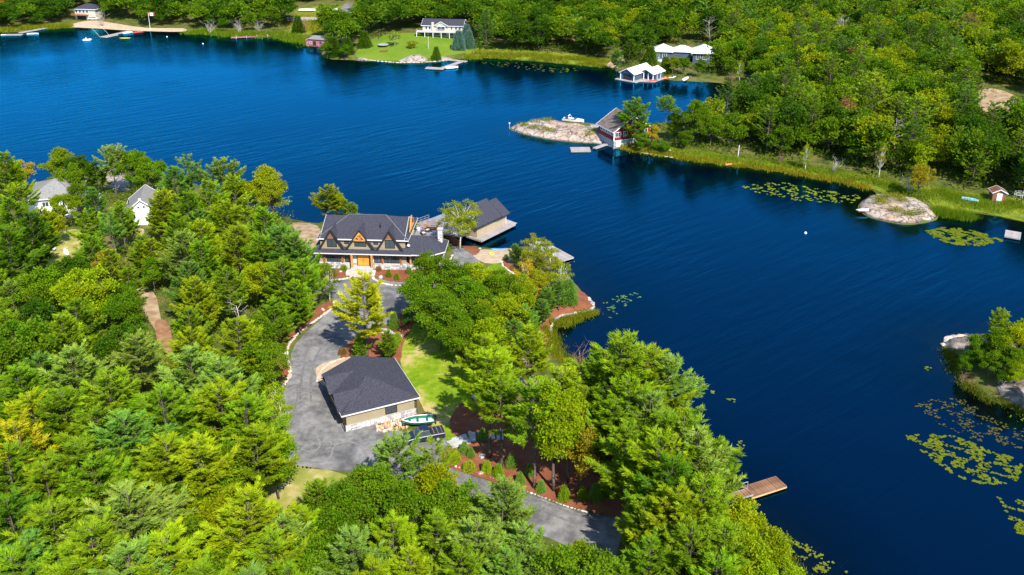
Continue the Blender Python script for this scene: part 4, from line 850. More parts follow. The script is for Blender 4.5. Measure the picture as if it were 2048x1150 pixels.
for x, w_c in ((1.6, 1.0), (3.0, 1.0), (8, 3.4), (12.4, .7), (14.3, 1.2), (15.9, 1.0)): window(fb, x, 0 if x != 8 else -.6, 4.1, w_c, 1.8, frame='white', cols=2 if w_c > 1 else 1)
for x in (3.5, 6, 9, 12, 14.5): window(fb, x, .4, 1.3, 1.8, 1.8, frame='timberd')
window(fb, 17, 2.5, 4.2, .8, .9, 'x+', 'white', 1)
# cabin by the far beach
c = W(146, 42); cb = thing('beach_cabin', 'beige two-storey cabin with dark hipped roof above the far sand beach', 'cottage', (c.x, c.y + 3, c.z), R(-8))
MB().b2(0, 10.5, 0, 8, -.5, 5.2).build('wall', M['cream'], cb); hip_roof(cb, 0, 10.5, 0, 8, 5.3, 2.0, .7, 'shingle', trim='white')
for x in (1, 2.8, 4.6, 6.4): window(cb, x, 0, 4.1, 1.2, 1.4, frame='white', cols=1)
MB().b2(-.4, 7, -2.2, 0, 2.5, 2.7).build('balcony', M['timberd'], cb); railing(cb, [(-.4, -2.2, 2.7), (7, -2.2, 2.7)], .9, 'timberd', 1, .05, (1, .6, .3))
MB().b2(1, 5.5, -.03, 0, .2, 2.3).build('garage_opening', M['black'], cb); MB().b2(7.6, 9.4, -.03, 0, .4, 2.2).build('door', M['timberd'], cb)
# red cottage on the rocky point
c = W(1229, 300); rc = thing('red_cottage', 'red cottage with white trim and brown shingle roof on the rocky point', 'cottage', (c.x - .3, c.y, max(c.z, .6)), R(24))
MB().b2(0, 11.6, 0, 8.6, 1.6, 4.4).build('wall', M['red'], rc); MB().b2(.1, 11.5, .1, 8.6, -1, 1.6).build('block_base', M['block'], rc)
rz_ = 4.4; rr_ = 3.6
gable_roof(rc, 0, 11.6, 0, 8.6, rz_, rr_, 'y', .55, 'redroof', gable='red', trim='white')
for x in (1.3, 3.6): window(rc, x, 0, 3.3, 1.7 if x < 2 else 1.3, 1.4, frame='white')
window(rc, 6.2, 0, 5.9, 1.3, 1.4, frame='white', cols=1); window(rc, 9.8, 0, 3.3, 1.8, 1.4, frame='white'); window(rc, 7.2, 0, 3.3, 1.6, 1.4, frame='white')
for y in (1.2, 2.6, 4.0, 5.4, 6.8): window(rc, 0, y, 3.5, 1.1, 1.2, 'x-', 'white', 1)
MB().b2(.9, 2.1, -.04, .1, -.2, 1.5).build('door', M['white'], rc)
for x in (.03, 11.57): MB().b2(x - .12, x + .12, -.05, .06, 1.6, 4.4).build('corner_board', M['white'], rc)
MB().b2(-.03, 11.63, -.04, 0, 1.52, 1.66).build('base_trim', M['white'], rc)
# bay boathouse with pale metal roof
c = G(1240, 160); wb = thing('bay_boathouse', 'slate blue boathouse with pale metal roof at the shore of the far bay', 'boathouse', (c.x, c.y, 0), R(-40))
MB().b2(.3, 5.6, .3, 7, .4, 2.9).build('wall', M['slate'], wb)
gable_roof(wb, 0, 5.8, 0, 12, 2.9, 1.6, 'y', .35, 'metalroof', gable='slate', trim='white'); gable_roof(wb, 4.6, 10.4, 5.2, 12.6, 2.75, 1.35, 'y', .35, 'metalroof', trim='white', name='porch_roof')
MB().b2(1.2, 4.6, .26, .3, .45, 2.4).build('boat_opening', M['black'], wb); MB().b2(.3, 10.4, 7, 12, .4, 2.8).build('back_wall', M['slate'], wb)
for x, y in ((.1, .1), (5.7, .1), (10.3, 5.4), (10.3, 8), (10.3, 10.4), (8.3, 5.4), (6.4, 5.4)): MB().b2(x - .12, x + .12, y - .12, y + .12, .3, 2.75).build('post', M['white'], wb)
MB().prism([(-1.6, -.9), (7.2, -.9), (7.2, 1.5), (11.6, 4.3), (11.6, 12.4), (-1.2, 12.4)], .12, .4).build('dock_deck', M['deckw'], wb)
canoe_red = None
# twin-roof cottage above the bay
c = W(1302, 122); tw = thing('twin_roof_cottage', 'grey-blue cottage with several pale metal roofs and a white deck among trees above the bay', 'cottage', (c.x + 1, c.y + 2, c.z), R(-12))
for x0, x1, y0, y1, nm in ((0, 7, 0, 7, 'wall'), (7, 14, 2, 8, 'middle_wall'), (15, 23, 0, 8, 'right_wall')): MB().b2(x0, x1, y0, y1, -1, 3.4).build(nm, M['slate'], tw)
hip_roof(tw, 0, 7, 0, 7, 3.5, 2.3, .6, 'metalroof', trim='white', inset=4.0); hip_roof(tw, 7, 14.6, 2, 8, 3.3, 1.9, .5, 'metalroof', trim='white', name='middle_roof'); hip_roof(tw, 15, 23, 0, 8, 3.5, 2.6, .8, 'metalroof', trim='white', name='right_roof', inset=4.5)
for x in (1.5, 4.4, 17, 19.5, 21.8): window(tw, x, 0, 1.9, 1.6, 1.9, frame='white')
MB().b2(-2, 3.5, -3, 0, -.2, .1).build('deck', M['white'], tw); railing(tw, [(-2, 0, .1), (-2, -3, .1), (3.5, -3, .1)], 1, 'white', .8, .05, (1, .75, .5, .25)); MB().b2(-2, 3.5, -2.9, -2.7, -2.5, -.2).build('deck_skirt', M['slate'], tw)
# small red boathouse in the far corner
c = G(613, 92); rb = thing('red_boathouse', 'faded red boathouse with flat pale roof at the far shore', 'boathouse', (c.x, c.y - 1, 0), R(-12))
MB().b2(0, 8.2, 0, 5, .2, 3.0).build('wall', M['redbrick'], rb); MB().slab([(1.3, -.5, 3.4), (8.8, -.5, 3.2), (8.8, 5.4, 3.6), (1.3, 5.4, 3.8)], .16).build('roof', M['greyroof'], rb); MB().slab([(-.3, -.3, 2.0), (1.3, -.3, 3.2), (1.3, 5.2, 3.2), (-.3, 5.2, 2.0)], .12).build('lean_to', M['redbrick'], rb)
MB().b2(3.2, 4.6, -.04, 0, .5, 2.4).build('door', M['black'], rb); window(rb, 2.2, 0, 1.7, .8, .8, frame='white', cols=1); window(rb, 6.6, 0, 1.8, .9, .9, frame='black', cols=1)
# shed on the right lawn
c = W(1983, 404); sh = thing('garden_shed', 'little brown shed with white door and white steps on the right shore', 'shed', (c.x, c.y, c.z), R(-10))
MB().b2(0, 2.9, 0, 2.6, 0, 2.3).build('wall', M['brownroof'], sh); gable_roof(sh, 0, 2.9, 0, 2.6, 2.3, .75, 'y', .25, 'brownroof', gable='brownroof', trim='fascia')
MB().b2(.95, 2.05, -.05, 0, .15, 2.15).build('door', M['white'], sh); MB().b2(0, 2.9, -1.1, 0, -.1, .12).build('porch', M['deckw'], sh)
for i in range(3): MB().b2(.5, 2.4, -1.4 - .28 * i, -1.13 - .28 * i, -.5, .0 - .17 * i).build('step', M['deckw'], sh)
c = W(2031, 398); fr_ = thing('shelf_frame', 'white tubular frame beside the brown shed at the right edge', 'frame', c, R(-8)); b = MB()
for x in (0, 1.4, 2.8): b.tube((x, 0, 0), (x, 0, 1.7), .05); b.tube((x, 1, 0), (x, 1, 1.7), .05)
for z in (.9, 1.65): b.beam((0, 0, z), (2.8, 0, z), .06, .06); b.beam((0, 1, z), (2.8, 1, z), .06, .06); b.beam((0, 0, z), (0, 1, z), .06, .06)
b.build('tube_frame', M['fascia'], fr_)
# concealed cottages in the woods: glimpses of pale roofs
for px, py, L, lb, rot in ((1372, 12, 9, 'pale roofed cabin glimpsed through trees at the top right of the bungalow', 5), (1612, 210, 5, 'small white camper roof glimpsed among the right hand woods', -12), (378, 8, 8, 'grey cottage glimpsed behind trees at the top left beach', 10)):
    c = W(px, py + 8); q = thing('hidden_cabin', lb, 'cabin', c, R(rot)); MB().b2(0, L, 0, L * .6, 0, 2.6).build('wall', M['cream'], q); gable_roof(q, 0, L, 0, L * .6, 2.6, 1.3, 'x', .4, 'greyroof', gable='cream', trim='white'); window(q, L * .3, 0, 1.5, 1, 1, frame='white')

# ---------------------------------------------------------------- docks of the neighbours
p = G(1142, 305); dock('square grey swimming raft floating off the rocky point', (p.x, p.y), R(2), 5.4, 3.4, .45, 12, name='swim_raft', cat='raft', th=.4)
p = G(10, 72); d = dock('long pale dock at the far left reaching out from the beach', (p.x, p.y), R(0), 7, 2.2, .5, 10); 
a, b = G(42, 68), G(96, 58); d = dock('long narrow walkway dock joining the far left beach', (a.x, a.y), math.atan2(b.y - a.y, b.x - a.x), (b - a).length, 2.0, .52, 24)
a, b = G(208, 76), G(262, 64); d = dock('far dock with two leaning poles near the pedal boat', (a.x, a.y), math.atan2(b.y - a.y, b.x - a.x), (b - a).length, 2.0, .5, 24)
for x in (.5, 5.5): MB().tube((x, 2.1, -.5), (x - 1.4, 5.5, 4.2), .05, .04, 5).build('pole', M['fascia'], d)
MB().b2(-.2, 6.5, -1.6, -.02, .2, .46).build('float', M['deckw'], d)
a, b = G(462, 78), G(566, 73); d = dock('long reddish dock with upright posts along the far shore', (a.x, a.y), math.atan2(b.y - a.y, b.x - a.x), (b - a).length, 1.6, .6, 28, 'redbrick', 'redbrick', posts=5)
zz = [(850, 139, 886, 141, 2.6), (882, 141, 926, 126, 1.9), (893, 122, 931, 126, 1.8)]
for (x0, y0, x1, y1, wd), lb in zip(zz, ('outer float of the zigzag dock below the far lawn', 'middle slanting walkway of the zigzag dock below the far lawn', 'inner walkway of the zigzag dock touching the far rocks')):
    a, b = G(x0, y0), G(x1, y1); dock(lb, (a.x, a.y), math.atan2(b.y - a.y, b.x - a.x), (b - a).length, wd, .5, 14)
a, b = G(1192, 300), G(1218, 291); dock('narrow plank jetty below the red cottage', (a.x, a.y), math.atan2(b.y - a.y, b.x - a.x), (b - a).length, 1.2, .5, 8, name='jetty', cat='jetty')
a = W(1202, 289); d = thing('ramp', 'grey board ramp on the shore below the red cottage', 'ramp', (a.x, a.y, a.z + .2), R(60)); planks(d, 5, 1.8, .1, 10, 'deck'); MB().b2(0, 5, .02, 1.78, -.2, .07).build('frame', M['deck'], d)
a = W(1182, 262); d = thing('small_deck', 'small raised deck between the rocks and the red cottage', 'deck', (a.x, a.y, 0), R(0)); MB().b2(0, 4.2, 0, 3.2, 1.9, 2.1).build('frame', M['deckw'], d); planks(d, 4.2, 3.2, 2.13, 12, 'deckw')
for x in (.2, 4): MB().b2(x - .1, x + .1, .1, .3, 0, 1.9).build('post', M['fascia'], d)
a = W(1823, 436); d = thing('foot_ramp', 'weathered wooden ramp with handrail on the flat rock islet', 'ramp', (a.x, a.y, a.z + .75), R(12)); planks(d, 4.4, 1.2, .05, 12, 'deckw'); railing(d, [(0, 0, .1), (4.4, 0, .1)], .7, 'deckw', 1.1, .05, (1,)); railing(d, [(0, 1.2, .1), (4.4, 1.2, .1)], .7, 'deckw', 1.1, .05, (1,), name='far_railing')
a = G(2040, 482); d = dock('tip of a pale dock at the right edge', (a.x, a.y), R(60), 4, 3, .5, 10)

# ---------------------------------------------------------------- boats
M['hullwhite'] = mat('white_gelcoat', (.80, .80, .80), rough=.25, spec=.5); M['hullgreen'] = mat('green_hull_paint', (.01, .12, .07), rough=.4); M['mint'] = mat('pale_mint_inside', (.52, .66, .58), rough=.6)
M['orange'] = mat('orange_plastic', (.75, .25, .08), rough=.4); M['blue'] = mat('blue_plastic', (.05, .30, .60), rough=.4); M['lightblue'] = mat('light_blue_plastic', (.30, .58, .75), rough=.35); M['yellow'] = mat('yellow_plastic', (.75, .55, .05), rough=.4)
M['redp'] = mat('red_plastic', (.5, .05, .04), rough=.4)
def hull_rings(L, B, Hh, n=9, blunt=.85):
    out = []
    for i in range(n):
        s = i / (n - 1); x = -L / 2 + L * s; w = B / 2 * (blunt + (1 - blunt) * math.sin(min(1, s * 2.2) * 1.571)) * (1 - max(0, (s - .45) / .55) ** 2.2 * .97); sh = Hh * (1 + .35 * max(0, s - .5) ** 1.5); k = .12 * max(0, s - .7) ** 1.2 * 6 * Hh
        out.append((x, w, sh, k))
    return out
def boat(name, label, cat, pos, rz, L, B, Hh, hull, inside, open_=True, group=None):
    b = thing(name, label, cat, pos, rz, group); R_ = hull_rings(L, B, Hh); h = MB()
    h.loft([[Vector((x, -w, s)), Vector((x, -w * .82, s * .35 + k)), Vector((x, 0, k)), Vector((x, w * .82, s * .35 + k)), Vector((x, w, s)), Vector((x, w * .86, s)), Vector((x, w * .7, s * .42 + k)), Vector((x, -w * .7, s * .42 + k)), Vector((x, -w * .86, s))] for x, w, s, k in R_]); h.build('hull', M[hull], b)
    i_ = MB(); n = len(R_); i_.loft([[Vector((x, -w * .84, s * .5 + k)), Vector((x, w * .84, s * .5 + k)), Vector((x, w * .8, s * .44 + k)), Vector((x, -w * .8, s * .44 + k))] for x, w, s, k in R_]); i_.build('inner_floor', M[inside], b)
    if open_:
        for x in (-.3, 0, .25): MB().b2(L * x - .14, L * x + .14, -B * .42, B * .42, Hh * .72, Hh * .80).build('seat', M[open_ if isinstance(open_, str) else inside], b)
    return b
c = W(836, 852); ab = boat('aluminium_boat', 'green and pale mint fishing boat with outboard motor on a trailer by the garage', 'boat', (c.x, c.y, c.z + .45), R(188), 4.4, 1.75, .7, 'hullgreen', 'mint', 'hullgreen')
rim = MB(); RR = hull_rings(4.4, 1.75, .7)
for s in (-1, 1):
    for (x, w, sh_, k), (x2, w2, s2, k2) in zip(RR, RR[1:]): rim.beam((x, s * w, sh_ + .02), (x2, s * w2, s2 + .02), .12, .07)
rim.build('gunwale', M['hullwhite'], ab)
om = MB(); om.box((-2.4, 0, .85), (.4, .36, .5), ry=.15); om.box((-2.5, 0, .2), (.18, .14, 1.0)); om.build('outboard_motor', M['black'], ab, bevel=.04)
tl = thing('boat_trailer', 'black boat trailer under the green and mint boat', 'trailer', (c.x, c.y, c.z), R(188))
b = MB(); [b.beam((-1.9, s * .45, .38), (1.6, s * .12, .38), .1, .1) for s in (-1, 1)]; b.beam((1.5, 0, .38), (3.1, 0, .38), .1, .1); b.beam((-.6, -.85, .36), (-.6, .85, .36), .09, .09); b.build('frame', M['black'], tl)
for s in (-1, 1): MB().tube((-.6, s * .80, .28), (-.6, s * .98, .28), .28, .28, 14).build('wheel', M['black'], tl)

def bowrider(label, pos, rz, L=6.6, group=None):
    b = boat('motorboat', label, 'motorboat', pos, rz, L, 2.3, .95, 'hullwhite', 'hullwhite', False)
    dk = MB(); RR = hull_rings(L, 2.3, .95); dk.loft([[Vector((x, -w * .86, s - .03)), Vector((x, w * .86, s - .03)), Vector((x, w * .86, s - .1)), Vector((x, -w * .86, s - .1))] for x, w, s, k in RR[5:]]); dk.build('foredeck', M['hullwhite'], b)
    MB().b2(-L * .35, L * .08, -.8, .8, .62, .72).build('cockpit', M['black'], b)
    MB().b2(-L * .42, -L * .3, -.85, .85, .7, 1.0).build('sunpad', M['black'], b, bevel=.04)
    ws = MB(); ws.slab([(L * .12, -.8, 1.0), (L * .18, 0, 1.0), (L * .12, .8, 1.0), (L * .05, .7, 1.45), (L * .08, 0, 1.5), (L * .05, -.7, 1.45)], .02); ws.build('windscreen', M['glass'], b)
    ar = MB(); [ar.tube((-L * .1, s * .95, .9), (-L * .2, s * .85, 2.0), .05) for s in (-1, 1)]; ar.beam((-L * .2, -.85, 2.0), (-L * .2, .85, 2.0), .3, .08); ar.build('wake_tower', M['hullwhite'], b); return b
p = G(1148, 249); bowrider('white motorboat with black cockpit moored behind the rocky point', (p.x, p.y + 3.2, -.1), R(-20))
p = G(904, 137); boat('small_boat', 'white runabout moored at the zigzag dock below the far lawn', 'boat', (p.x, p.y, -.1), R(20), 4.8, 1.9, .8, 'hullwhite', 'hullwhite', True)
p = W(1372, 160); boat('small_boat', 'pale upturned rowing boat on the bay shore', 'boat', (p.x, p.y, .3), R(60), 4.6, 1.5, .6, 'hullwhite', 'hullwhite', True)
p = G(70, 67); boat('small_boat', 'grey skiff lying along the far left walkway dock', 'boat', (p.x, p.y - 2, -.1), R(10), 4.8, 1.6, .6, 'hullwhite', 'slate' , True)
p = G(268, 66); boat('small_boat', 'red boat at the shore end of the dock with leaning poles', 'boat', (p.x + 2, p.y, -.1), R(30), 4.2, 1.6, .7, 'redp', 'hullwhite', True)
p = G(258, 66); boat('small_boat', 'white boat beside the red one at the shore end of the far dock', 'boat', (p.x, p.y - 1, -.1), R(40), 4.2, 1.6, .7, 'hullwhite', 'slate', True)
p = W(1925 + 15, 402); boat('rowing_boat', 'pale blue and white pedal boat lying on the right lawn', 'boat', (p.x, p.y, p.z + .05), R(-28), 3.6, 1.6, .5, 'lightblue', 'hullwhite', 'blue')
p = G(20, 70); b = boat('jet_ski', 'small red and white watercraft at the tip of the far left dock', 'jet ski', (p.x - 2, p.y - 1, -.05), R(5), 2.8, 1.1, .5, 'hullwhite', 'redp', True)
p = G(174, 80); b = thing('pedal_boat', 'orange and white pedal boat floating alone off the far beach', 'pedal boat', (p.x, p.y, 0), R(10))
for s in (-1, 1): MB().loft([[Vector((x, s * .65 + math.cos(a) * r_, .12 + math.sin(a) * r_)) for a in [i * .785 for i in range(8)]] for x, r_ in ((-1.7, .1), (-1.3, .32), (1.2, .32), (1.8, .08))]).build('hull', M['hullwhite'], b, True)
MB().b2(-.9, .9, -.6, .6, .35, .5).build('deck', M['orange'], b); [MB().box((x, y, .8), (.12, .5, .7), ry=-.2).build('seat', M['hullwhite'], b) for x, y in ((-.3, -.3), (-.3, .3))]
def kayak(name, label, pos, rz, L, B, m, cock='black', cat='kayak', up=.3, rz2=0, group=None):
    k = thing(name, label, cat, pos, rz, group); h = MB(); N = 9
    h.loft([[Vector((-L/2 + L * i / (N - 1), math.cos(a) * B / 2 * max(.06, math.sin(math.pi * i / (N - 1)) ** .7), up * .5 + math.sin(a) * up * .5 * max(.15, math.sin(math.pi * i / (N - 1)) ** .5) + .10 * abs(i - 4) / 4)) for a in [j * .785 for j in range(8)]] for i in range(N)]); h.build('hull', M[m], k, True)
    if cock:
        c_ = MB(); c_.loft([[Vector((-.2 + math.cos(a) * .5 * q, math.sin(a) * .24 * q, up + z)) for a in [j * .785 for j in range(8)]] for q, z in ((1, -.02), (1, .03))]); c_.build('cockpit', M[cock], k)
    return k
for px, py, m_, lb, rot in ((1328, 157, 'orange', 'orange kayak on the bay shore, nearer to the slate boathouse', 60), (1336, 157, 'orange', 'orange and yellow kayak on the bay shore, second from the slate boathouse', 48), (1345, 156, 'hullwhite', 'white kayak on the bay shore beside the orange ones', 45)):
    p = W(px, py); kayak('kayak', lb, (p.x, p.y, p.z + .1), R(rot), 4.6, .9, m_)
p = G(1305, 162, .4); kayak('canoe', 'red canoe lying along the porch of the slate boathouse', (p.x, p.y, .42), R(20), 4.6, .9, 'redp', None, 'canoe')
p = W(1731, 425); k = kayak('canoe', 'upturned white canoe with red band on the left edge of the rock islet', (p.x, p.y, max(p.z, .1) + .35), R(3), 4.6, 1.0, 'hullwhite', None, 'canoe', .55); MB().b2(-2.0, 2.0, -.47, -.40, .02, .14).build('red_band', M['redp'], k)
p = G(250, 77); kayak('float', 'long yellow float beside the dock with leaning poles', (p.x, p.y, 0), R(2), 5.2, 1.1, 'yellow', None, 'float', .35)
p = W(997, 499); p.z = max(p.z, .25); kayak('paddleboard', 'wide white and blue paddleboard on the beach beside the birch shrubs', (p.x, p.y - .3, p.z + .12), R(-4), 3.4, .95, 'blue', None, 'paddleboard', .16); q = kayak('paddleboard', 'pale green and white paddleboard lying against the blue one on the beach', (p.x - .1, p.y - 1.0, p.z + .14), R(-8), 3.1, .8, 'mint', None, 'paddleboard', .15)
p = W(983, 509); b = thing('toy_tractor', 'small yellow ring shaped float lying on the sand beach', 'float', (p.x, p.y, p.z + .1)); b.name = 'swim_ring'; b['category'] = 'swim ring'
bpy_ring = MB()
for i in range(12):
    a0, a1 = i * .5236, (i + 1) * .5236; bpy_ring.tube((math.cos(a0) * .45, math.sin(a0) * .45, .1), (math.cos(a1) * .45, math.sin(a1) * .45, .1), .12, .12, 6)
bpy_ring.build('ring', M['yellow'], b)
# buoys
M['buoy'] = mat('white_buoy', (.8, .8, .8), rough=.4)
for px, py, lb in ((1611, 467, 'round white mooring buoy left of the rock islet'), (406, 88, 'tiny white buoy off the far wooded shore'), (334, 74, 'white buoy near the far flagpole'), ):
    p = G(px, py); b = thing('buoy', lb, 'buoy', (p.x, p.y, 0)); MB().loft([[Vector((math.cos(a) * r_, math.sin(a) * r_, z_)) for a in [i * .785 for i in range(8)]] for r_, z_ in ((.05, -.2), (.26, -.05), (.3, .12), (.2, .35), (.04, .42))]).build('float_ball', M['buoy'], b, True)
p = G(1019, 256, .2); b = thing('channel_marker', 'thin pale marker pole standing at the tip of the rocky point', 'marker', (p.x, p.y, 0)); MB().tube((0, 0, -1), (0, 0, 1.9), .05).build('pole', M['fascia'], b); MB().box((0, 0, 1.7), (.4, .06, .4)).build('board', M['fascia'], b)
p = G(1457, 331); b = thing('drum_float', 'orange drum float in the reeds of the right shore', 'float', (p.x, p.y, 0), R(10)); MB().tube((-.9, 0, .25), (.9, 0, .25), .35, .35, 10).build('drum', M['orange'], b, True); [MB().tube((x, 0, .25), (x + .06, 0, .25), .38, .38, 10).build('rim', M['yellow'], b) for x in (-.5, .45)]

# ---------------------------------------------------------------- vehicles
M['carpaint'] = mat('dark_blue_paint', (.008, .014, .035), rough=.22, spec=.7); M['carwhite'] = mat('white_car_paint', (.8, .8, .8), rough=.3); M['tyre'] = mat('tyre', (.02, .02, .02), rough=.9); M['lamp'] = mat('red_lamp', (.5, .02, .02), rough=.3)
def vehicle(name, label, cat, pos, rz, L, B, prof_, cab, paint, cover=None):
    v = thing(name, label, cat, pos, rz); b = MB(); b.extr([(x, -B / 2, z) for x, z in prof_], (0, B, 0)); b.build('body', M[paint], v, bevel=.06)
    c = MB(); (x0, x1, x2, x3, z0, z1) = cab; w0, w1 = B / 2 - .06, B / 2 - .24
    c.loft([[Vector((x0, -w0, z0)), Vector((x3, -w0, z0)), Vector((x3, w0, z0)), Vector((x0, w0, z0))], [Vector((x1, -w1, z1)), Vector((x2, -w1, z1)), Vector((x2, w1, z1)), Vector((x1, w1, z1))]]); c.build('windows', M['glass'], v)
    MB().b2(x1 - .05, x2 + .05, -w1 - .03, w1 + .03, z1 - .02, z1 + .05).build('cabin_roof', M[paint], v, bevel=.02)
    for x in (-L * .31, L * .32):
        for s in (-1, 1):
            wh = MB().tube((x, s * (B / 2 - .2), .38), (x, s * (B / 2 + .02), .38), .38, .38, 16).build('wheel', M['tyre'], v); MB().tube((x, s * (B / 2 + .02), .38), (x, s * (B / 2 + .03), .38), .22, .22, 10).build('rim', M['alu'], wh)
    for s in (-1, 1): MB().b2(-L / 2 - .03, -L / 2 + .04, s * (B / 2 - .2) - .1, s * (B / 2 - .2) + .1, .8, 1.15).build('tail_light', M['lamp'], v); MB().b2(L / 2 - .04, L / 2 + .02, s * (B / 2 - .3) - .15, s * (B / 2 - .3) + .15, .75, .95).build('headlight', M['fascia'], v); MB().b2(x3 - .35, x3 - .15, s * (B / 2 + .12) - .1, s * (B / 2 + .12) + .1, 1.05, 1.25).build('mirror', M['black'], v)
    if cover: cv = MB().b2(*cover); cv.build('bed_cover', M['black'], v, bevel=.02); [MB().b2(cover[0] + .3 + .55 * i, cover[0] + .34 + .55 * i, cover[2] + .05, cover[3] - .05, cover[5], cover[5] + .02).build('cover_rib', M['stoneB'], v) for i in range(3)]
    return v
c = W(848, 880); vehicle('pickup_truck', 'dark blue pickup truck with ribbed bed cover parked behind the pine by the boat', 'pickup truck', (c.x, c.y, c.z + .05), R(198), 5.6, 1.95,
  [(-2.8, .4), (2.75, .4), (2.8, .95), (1.35, 1.12), (1.2, 1.15), (-.85, 1.15), (-2.8, 1.15)], (-.9, -.6, .55, 1.35, 1.12, 1.82), 'carpaint', (-2.72, -.95, -.85, .85, 1.13, 1.24))
c = W(187, 40); vehicle('parked_car', 'white car parked beside the beige cabin on the far shore', 'car', (c.x, c.y, c.z + .12), R(-8), 4.6, 1.85, [(-2.3, .35), (2.25, .35), (2.3, .8), (1.3, .98), (-2.1, .98), (-2.3, .8)], (-2.0, -1.5, .5, 1.35, .97, 1.5), 'carwhite')

# ---------------------------------------------------------------- stones, steps, borders
def lump(seed, sx=1, sy=.8, sz=.6):
    r = random.Random(seed); bm = bmesh.new(); bmesh.ops.create_icosphere(bm, subdivisions=2, radius=.5)
    for v in bm.verts:
        n = v.co.normalized(); k = 1 + .16 * math.sin(n.x * 4 + seed) + .14 * math.sin(n.y * 5 + seed * 2) + .1 * math.sin(n.z * 6 + seed); v.co = Vector((v.co.x * sx * k, v.co.y * sy * k, max(v.co.z * sz * k, -.5 * sz * .6)))
    me = bpy.data.meshes.new('stone'); bm.to_mesh(me); bm.free(); return me
LUMPS = {}
for mm in ('stoneA', 'stoneC', 'stoneD', 'slab', 'stoneB'):
    for i in range(3):
        me = lump(i * 3 + len(LUMPS)); me.materials.append(M[mm]); LUMPS[(mm, i)] = me
def stone_line(label, pix, size=.75, mm=('stoneC', 'stoneA'), name='stone_border', cat='stone border', h=.5, every=.72, zb=None):
    P = [W(*q) for q in pix]; root = thing(name, label, cat, P[0]); d = 0
    Q = smooth_poly([Vector((p.x, p.y)) for p in P], 5, closed=False); acc = every
    for a, b in zip(Q, Q[1:]):
        L = (b - a).length; t = every - acc
        while t < L:
            p = a.lerp(b, max(t, 0) / L); o = ob('stone', LUMPS[(rnd.choice(mm), rnd.randrange(3))], root); s = size * rnd.uniform(.5, 1.45)
            o.location = (p.x - P[0].x, p.y - P[0].y, (T(p.x, p.y) if zb is None else zb) - P[0].z + h * .25); o.scale = (s * 1.25, s * .9, h * rnd.uniform(.8, 1.3)); o.rotation_euler = (0, 0, math.atan2(b.y - a.y, b.x - a.x) + rnd.uniform(-.3, .3)); t += every * rnd.uniform(.85, 1.15)
        acc = L - (t - every) if t > L else 0
        acc = max(0, every - (t - L))
    return root
stone_line('curving pale stone border between the drive and the left mulch bed', [(668, 606), (668, 614), (640, 636), (612, 656), (585, 680), (574, 705), (580, 735), (578, 755), (566, 775)])
stone_line('pale stone border around the mulch bed right of the front steps', [(742, 552), (752, 562), (775, 570), (800, 572), (820, 570), (836, 568)])
stone_line('short stone border left of the front steps', [(655, 562), (680, 560), (700, 556), (704, 550)])
stone_line('stone edge of the mulch bed between beach and birch shrubs', [(1003, 524), (1008, 535), (1025, 547), (1045, 558), (1062, 562)], .6, every=.6)
stone_line('low stone retaining edge around the mulch point in the lake', [(1178, 600), (1187, 612), (1180, 622), (1150, 629), (1120, 634), (1106, 648), (1100, 665)], .8, ('stoneC', 'stoneB', 'stoneA'), h=.7)
stone_line('stone edge of the drive above the beach', [(905, 512), (898, 528), (902, 542)], .6, every=.6)
stone_line('rough stone edge around the pale clearing by the lake', [(1036, 768), (1050, 760), (1075, 762), (1095, 770), (1118, 778), (1140, 790)], .7)
stone_line('thin stone edge along the mulch bed below the drive', [(886, 922), (905, 932), (960, 948), (1040, 978), (1090, 996), (1130, 1012), (1180, 1026)], .35, ('stoneB', 'stoneA'), h=.2, every=.5)
stone_line('stones along the edge of the sand patch behind the garage', [(634, 762), (640, 745), (652, 732), (672, 722), (690, 716)], .5, ('stoneC',), h=.3, every=.5)
stone_line('row of pale stones around the lawn edge under the pines', [(945, 792), (952, 800), (958, 812)], .6, every=.6)
for px, py, s, lb in ((565, 705, 1.0, 'pale boulder lowest in the left mulch bed'), (583, 654, .8, 'pale boulder in the middle of the left mulch bed'), (646, 620, .8, 'pale boulder near the upper end of the left mulch bed'), (762, 556, 1.1, 'white boulder in the bed right of the front steps'), (682, 544, .8, 'white boulder in the bed left of the front steps'),
      (964, 914, 1.1, 'white boulder beside the pine trunk in the mulch bed'), (963, 947, .9, 'pale boulder at the drive side of the mulch bed'), (940, 868, 1.0, 'grey boulder in pine shade left of the stone slabs'), (912, 934, .5, 'small pale stone at the left end of the mulch bed'), (700, 723, 1.2, 'pale boulder behind the garage roof'), (1120, 752, 1.6, 'white boulder on the clearing by the lake'), (1128, 760, 1.1, 'white boulder just right of the largest one on the clearing'), (1106, 764, 1.0, 'pale boulder left of the green lidded drum'), (960, 498, .8, 'flat white stone on the mulch by the beach'), (1340, 302, .9, 'pale rock in the shore grass below the red cottage'), (1232, 296, .9, 'white rock at the waterline below the red cottage'), (1238, 156, 1.2, 'rock on the shore left of the slate boathouse')):
    p = W(px, py); b = ob('boulder', LUMPS[('slab' if 'white' in lb else 'stoneC', rnd.randrange(3))]); b.location = (p.x, p.y, p.z + s * .15); b.scale = (s, s * .9, s * .8); b.rotation_euler = (0, 0, rnd.random() * 6); tag(b, lb, 'boulder')
